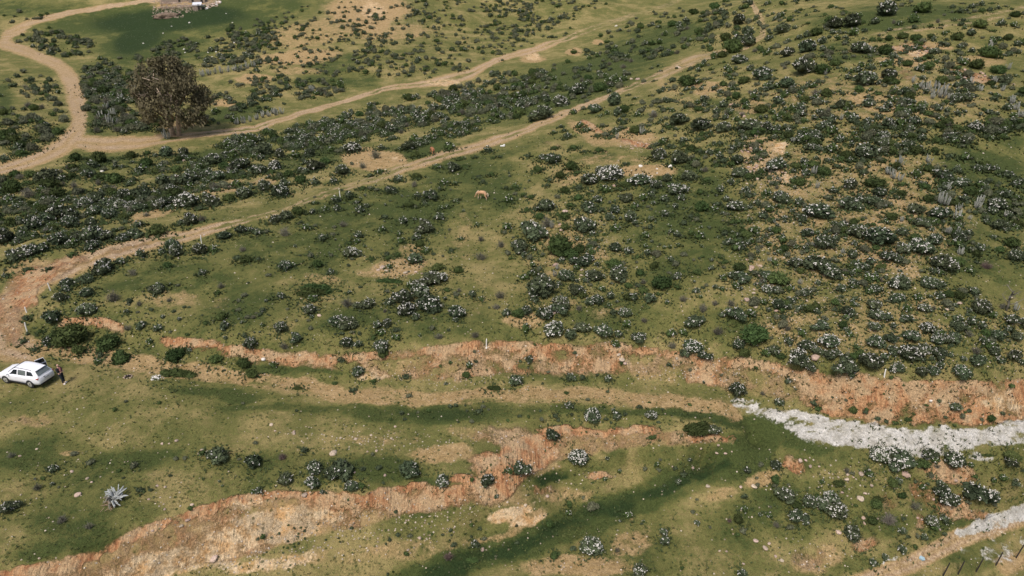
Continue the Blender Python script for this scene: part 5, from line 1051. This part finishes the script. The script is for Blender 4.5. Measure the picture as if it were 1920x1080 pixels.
def cside(x, t2, s):
    g = lambda k: np.interp(x, cabx, [c[k] for c in cab][::-1])
    bw, bz, tw, tz = g(1), g(2), g(3), g(4); bz -= .05; tz -= .02
    y = (bw + (tw - bw) * t2); z = bz + (tz - bz) * t2
    return Vector((x, s * (y + .022 + .03 * t2 * (1 - t2)), z))
def side_win(s, quad, m_):
    mb = MB(); n_ = 5; A_, B_, C_, D_ = quad    # lower front, lower rear, upper rear, upper front as (x, t)
    P_ = []
    for i in range(n_ + 1):
        for j in range(3):
            u = i / n_; v = j / 2
            lo = (A_[0] + (B_[0] - A_[0]) * u, A_[1] + (B_[1] - A_[1]) * u); hi = (D_[0] + (C_[0] - D_[0]) * u, D_[1] + (C_[1] - D_[1]) * u)
            P_.append(cside(lo[0] + (hi[0] - lo[0]) * v, lo[1] + (hi[1] - lo[1]) * v, s))
    mb.add(P_, [(i * 3 + j, (i + 1) * 3 + j, (i + 1) * 3 + j + 1, i * 3 + j + 1) for i in range(n_) for j in range(2)]); mb.build('side_window', m_, car)
for s in (1, -1):
    side_win(s, ((.84, .16), (-.02, .16), (-.08, .9), (.34, .88)), M_GLASS)
    side_win(s, ((-.16, .16), (-.98, .16), (-.98, .9), (-.18, .9)), M_GLASSG if s > 0 else M_GLASS)
    side_win(s, ((-1.12, .2), (-1.82, .28), (-1.58, .85), (-1.12, .88)), M_GLASS)
def slab(nm, P4, m_, th=.012):
    P4 = [Vector(q) for q in P4]; n_ = (P4[1] - P4[0]).cross(P4[3] - P4[0]).normalized() * th; mb = MB(); mb.add(P4 + [q + n_ for q in P4], [(0, 1, 2, 3), (7, 6, 5, 4), (0, 4, 5, 1), (1, 5, 6, 2), (2, 6, 7, 3), (3, 7, 4, 0)]); return mb.build(nm, m_, car)
slab('windscreen', [(1.02, -.70, 1.08), (1.02, .70, 1.08), (.40, .56, 1.535), (.40, -.56, 1.535)], M_GLASS, .03)
slab('rear_window', [(-2.22, .62, 1.13), (-2.22, -.62, 1.13), (-1.86, -.50, 1.505), (-1.86, .50, 1.505)], M_GLASSG, .03)
for s in (1, -1):
    mb = MB(); mb.tube([(.35, s * .60, 1.57), (.25, s * .60, 1.63), (-.6, s * .60, 1.665), (-1.45, s * .58, 1.625), (-1.55, s * .58, 1.56)], [.016, .018, .018, .018, .016], 6); mb.build('roof_rail', M_TRIM, car)
    mb = MB(); mb.box((.86, s * 1.0, 1.05), (.12, .2, .13)); mb.build('door_mirror', M_PAINT, car, bevel=.04)
    for x in (.12, -.85):
        if s > 0 or x > 0:
            mb = MB(); mb.box((x, s * .912, .83), (.18, .03, .03)); mb.build('door_handle', M_PAINT, car)
    mb = MB(); mb.box((-.1, s * .895, .31), (2.1, .05, .10)); mb.build('sill_trim', M_TRIM, car)
    mb = MB(); mb.box((-2.17, s * .72, .93), (.22, .22, .14)); mb.build('tail_light', M_LAMP, car, bevel=.03)
    mb = MB(); mb.box((2.12, s * .66, .70), (.3, .26, .13)); mb.build('headlight', M_HEAD, car, bevel=.04)
    for x in (1.36, -1.31):
        mb = MB(); mb.tube([(x, s * .80, .345), (x, s * .906, .345)], [.40, .40], 24); mb.build('wheel_arch', M_TRIM, car)
        wh = MB(); ring = []
        wh.tube([(x, s * .72, .33), (x, s * .74, .33), (x, s * .91, .33), (x, s * .93, .33)], [.30, .335, .335, .30], 24); w_ = wh.build('wheel', M_TYRE, car)
        mb = MB(); mb.tube([(x, s * .925, .33), (x, s * .938, .33)], [.235, .225], 20); r_o = mb.build('rim', M_RIM, w_)
        for k in range(5):
            a = k * 2 * math.pi / 5; mb = MB(); Mx = Matrix.Translation((x, s * .945, .33)) @ Matrix.Rotation(a, 4, 'Y'); mb.box((0, 0, .13), (.06, .02, .17), Mx); mb.build('spoke', M_RIM, w_)
        mb = MB(); mb.tube([(x, s * .94, .33), (x, s * .955, .33)], [.06, .05], 10); mb.build('hub_cap', M_TRIM, w_)
mb = MB(); mb.box((-2.26, 0, .36), (.16, 1.36, .16)); mb.build('rear_bumper', M_TRIM, car, bevel=.04)
mb = MB(); mb.box((2.24, 0, .34), (.14, 1.2, .14)); mb.build('front_bumper', M_TRIM, car, bevel=.04)
mb = MB(); mb.box((2.30, 0, .56), (.06, .72, .14)); mb.build('grille', M_TRIM, car, bevel=.02)
mb = MB(); mb.box((-2.335, 0, .76), (.02, .48, .12)); mb.build('number_plate', mat('number_plate', (.5, .5, .48), .6, .1), car)
mb = MB(); mb.box((-2.34, .2, .90), (.02, .18, .04)); mb.build('badge', M_TRIM, car)
mb = MB(); mb.box((-1.88, 0, 1.56), (.22, 1.0, .03)); mb.build('roof_spoiler', M_PAINT, car, bevel=.01)
# open rear door on the far side, hinged at the middle pillar
dr = empty('rear_door', (0, 0, 0)); dr.parent = car; dr.location = (-.12, -.90, 0); dr.rotation_euler = (0, 0, math.radians(62))
mb = MB(); mb.box((-.45, -.0, .62), (.9, .07, .72)); mb.build('door_skin', M_PAINT, dr, bevel=.03)
mb = MB(); mb.box((-.45, .05, .60), (.82, .04, .62)); mb.build('door_lining', M_TRIM, dr, bevel=.02)
mb = MB(); mb.box((-.45, .06, 1.22), (.72, .02, .42)); mb.build('door_window', M_GLASS, dr)
mb = MB(); mb.tube([(-.02, .06, .98), (-.10, .10, 1.44), (-.78, .10, 1.47), (-.88, .06, 1.0)], [.03, .03, .03, .03], 6); mb.build('window_frame', M_PAINT, dr)

# ------------------------------------------------------------------ bodies grown from a skeleton
def skin_body(name, verts, edges, m_, parent=None, root=0, sub=2):
    me = bpy.data.meshes.new(name); me.from_pydata([v[:3] for v in verts], edges, []); me.materials.append(m_)
    o = put(name, me, parent); md = o.modifiers.new('skin', 'SKIN'); md.use_smooth_shade = True
    sv = me.skin_vertices[0].data
    for i, v in enumerate(verts):
        r = v[3]; sv[i].radius = (r, r) if not isinstance(r, tuple) else r
        sv[i].use_root = (i == root)
    s_ = o.modifiers.new('sub', 'SUBSURF'); s_.levels = sub; s_.render_levels = sub
    return o
M_SKIN = mat('skin', (.52, .32, .24), .6, .08, 5); M_HAIR = mat('dark_hair', (.02, .015, .012), .7, .2); M_TOP = mat('black_top', (.018, .018, .024), .9, .2); M_SCARF = mat('mauve_shawl', (.20, .085, .085), .9, .25, 3); M_TROU = mat('dark_trousers', (.016, .022, .030), .9, .2); M_SHOE = mat('white_shoe', (.72, .70, .70), .7, .08)
p, t_ = gp(119.5, 719)
pe = empty('person', p, 0); tag(pe, 'person in black top, mauve shawl and dark trousers standing with folded arms behind the car', 'person')
pe.scale = (1.15, 1.15, 1.15)
# x to the right of the picture, y away from the camera; faces right and towards the camera
bv = [(0, 0, .98, .125), (0, .0, 1.15, .115), (0, 0, 1.32, .14), (0, 0, 1.45, .085), (.01, 0, 1.54, .052), (.015, -.005, 1.63, .080), (.02, -.01, 1.70, .086), (.01, 0, 1.765, .05),
      (-.06, .17, 1.42, .06), (-.03, .25, 1.17, .042), (.17, .14, 1.09, .034), (.24, .06, 1.10, .026),
      (-.02, -.19, 1.42, .06), (.03, -.27, 1.16, .042), (.22, -.14, 1.13, .034), (.25, -.04, 1.14, .026),
      (0, .10, .88, .105), (.03, .11, .50, .062), (.02, .12, .10, .042), (.12, .12, .045, .035),
      (.02, -.10, .88, .105), (.09, -.12, .50, .062), (.06, -.13, .10, .042), (.17, -.15, .045, .035)]
be = [(0, 1), (1, 2), (2, 3), (3, 4), (4, 5), (5, 6), (6, 7), (2, 8), (8, 9), (9, 10), (10, 11), (2, 12), (12, 13), (13, 14), (14, 15), (0, 16), (16, 17), (17, 18), (18, 19), (0, 20), (20, 21), (21, 22), (22, 23)]
# fingers and thumbs
for hand, dx, sgn in ((11, Vector((.05, -.04, 0)), 1), (15, Vector((.03, .05, 0)), -1)):
    hb = Vector(bv[hand][:3])
    for k in range(4):
        off = Vector((0, 0, (k - 1.5) * .020)); L_ = (.8, 1, .95, .72)[k]
        i0 = len(bv); bv.append((*(hb + dx * .7 + off), .010)); bv.append((*(hb + dx * (.7 + .55 * L_) + off + Vector((-.008, 0, 0))), .009)); bv.append((*(hb + dx * (.7 + 1.0 * L_) + off + Vector((-.028, 0, 0))), .007))
        be += [(hand, i0), (i0, i0 + 1), (i0 + 1, i0 + 2)]
    i0 = len(bv); bv.append((*(hb + dx * .2 + Vector((.0, 0, .045))), .011)); bv.append((*(hb + dx * .6 + Vector((-.01, 0, .07))), .009)); be += [(hand, i0), (i0, i0 + 1)]
skin_body('body', bv, be, M_SKIN, pe)
gr = 1.13
tv = [(x, y, z, r * 1.16) for (x, y, z, r) in bv[:4]] + [bv[8][:3] + (.072,), bv[9][:3] + (.055,), (.12, .165, 1.105, .046), bv[12][:3] + (.072,), bv[13][:3] + (.055,), (.17, -.17, 1.135, .046), (0, 0, .90, .15)]
skin_body('top', tv, [(0, 1), (1, 2), (2, 3), (2, 4), (4, 5), (5, 6), (2, 7), (7, 8), (8, 9), (0, 10)], M_TOP, pe)
skin_body('shawl', [(.06, .06, 1.50, .06), (.13, -.04, 1.40, .085), (.18, -.10, 1.26, .09), (.22, -.12, 1.13, .07), (.10, .12, 1.38, .07), (.14, .12, 1.22, .06)], [(0, 1), (1, 2), (2, 3), (0, 4), (4, 5)], M_SCARF, pe, sub=1)
skin_body('trousers', [(0, 0, .99, .140), (0, .10, .86, .118), (.03, .11, .50, .078), (.02, .12, .12, .062), (.02, -.10, .86, .118), (.09, -.12, .50, .078), (.06, -.13, .12, .062)], [(0, 1), (1, 2), (2, 3), (0, 4), (4, 5), (5, 6)], M_TROU, pe)
for (x, y) in ((.03, .12), (.07, -.135)):
    skin_body('shoe', [(x - .03, y, .05, .055), (x + .07, y, .045, .055), (x + .17, y - .01, .035, .042)], [(0, 1), (1, 2)], M_SHOE, pe)
skin_body('hair', [(-.01, .0, 1.745, .085), (-.055, .01, 1.68, .07), (-.06, .01, 1.58, .05), (-.055, .01, 1.48, .035)], [(0, 1), (1, 2), (2, 3)], M_HAIR, pe)
mb = MB()
for s in (-1, 1): mb.tube([(.095, s * .032 - .01, 1.665), (.108, s * .032 - .01, 1.665)], [.012, .008], 6)
mb.build('eyes', M_HAIR, pe)
mb = MB(); mb.tube([(.095, -.01, 1.66), (.125, -.01, 1.625), (.1, -.01, 1.615)], [.008, .014, .01], 6); mb.build('nose', M_SKIN, pe)
mb = MB(); mb.tube([(.098, -.035, 1.585), (.104, -.01, 1.583), (.098, .015, 1.585)], [.005, .008, .005], 5); mb.build('mouth', M_SCARF, pe)
for s in (-1, 1):
    mb = MB(); mb.tube([(.01, s * .085 - .01, 1.63), (.0, s * .097 - .01, 1.65), (.01, s * .088 - .01, 1.67)], [.008, .014, .008], 5); mb.build('ear', M_SKIN, pe)

# ------------------------------------------------------------------ horses
def horse(lb, px_, py_, yaw, coat, legs, mane, sc_=1.0, stride=0.0):
    p, t_ = gp(px_, py_); e = empty('horse', p, yaw); tag(e, lb, 'horse', 'grazing horses'); e.scale = (sc_,) * 3
    v = [(0, 0, 1.12, .30), (.38, 0, 1.12, .29), (.62, 0, 1.16, .25), (-.36, 0, 1.16, .29), (-.64, 0, 1.14, .25),
         (.86, 0, 1.02, .17), (1.10, 0, .74, .125), (1.26, 0, .46, .10), (1.40, 0, .26, .085), (1.50, .0, .10, .06),
         (.58, .16, .88, .11), (.60 + stride, .16, .52, .058), (.60 + stride, .16, .28, .042), (.62 + stride, .16, .05, .055),
         (.58, -.16, .88, .11), (.56 - stride, -.16, .52, .058), (.55 - stride, -.16, .28, .042), (.57 - stride, -.16, .05, .055),
         (-.62, .17, .88, .15), (-.52, .17, .66, .085), (-.74 - stride, .18, .44, .058), (-.72 - stride, .18, .24, .044), (-.69 - stride, .18, .05, .055),
         (-.62, -.17, .88, .15), (-.48, -.17, .66, .085), (-.66 + stride, -.18, .44, .058), (-.64 + stride, -.18, .24, .044), (-.61 + stride, -.18, .05, .055)]
    ed = [(0, 1), (1, 2), (0, 3), (3, 4), (2, 5), (5, 6), (6, 7), (7, 8), (8, 9), (2, 10), (10, 11), (11, 12), (12, 13), (2, 14), (14, 15), (15, 16), (16, 17), (4, 18), (18, 19), (19, 20), (20, 21), (21, 22), (4, 23), (23, 24), (24, 25), (25, 26), (26, 27)]
    skin_body('body', v, ed, coat, e)
    mb = MB()
    for s in (-1, 1): mb.tube([(1.24, s * .06, .54), (1.22, s * .085, .62), (1.20, s * .08, .66)], [.035, .03, .006], 5)
    mb.build('ears', coat, e)
    mb = MB(); mb.tube([(.70, 0, 1.36), (.92, 0, 1.18), (1.14, 0, .88), (1.24, 0, .60)], [.05, .06, .055, .03], 6); mb.build('mane', mane, e, True)
    mb = MB(); mb.tube([(-.84, 0, 1.22), (-.98, 0, 1.05), (-1.0, .02, .75), (-.97, .03, .42)], [.045, .065, .08, .02], 7); mb.build('tail', mane, e, True)
    for i in (13, 17, 22, 27):
        x, y, z, r = v[i]; mb = MB(); mb.tube([(x, y, -.01), (x - .01, y, .08)], [.065, .05], 8); mb.build('hoof', legs, e)
    for a, b_ in ((12, 13), (16, 17), (21, 22), (26, 27)):
        mb = MB(); mb.tube([Vector(v[a][:3]) + Vector((0, 0, .1)), v[a][:3], v[b_][:3]], [.056, .052, .062], 8); mb.build('leg_marking', legs, e, True)
M_TANH = mat('palomino_coat', (.50, .30, .17), .7, .15, 3); M_PALE = mat('pale_hair', (.56, .45, .33), .8, .15); M_CHEST = mat('chestnut_coat', (.30, .13, .06), .7, .15, 3); M_BLK = mat('black_hair', (.02, .016, .014), .85, .2)
horse('pale tan horse grazing with its head down on the open green slope', 905, 374, math.radians(150), M_TANH, M_PALE, M_PALE, .86, .10)
horse('chestnut horse with black tail and legs grazing between bushes above the ridge track', 811, 290, math.radians(112), M_CHEST, M_BLK, M_BLK, .92, .04)
print('done')
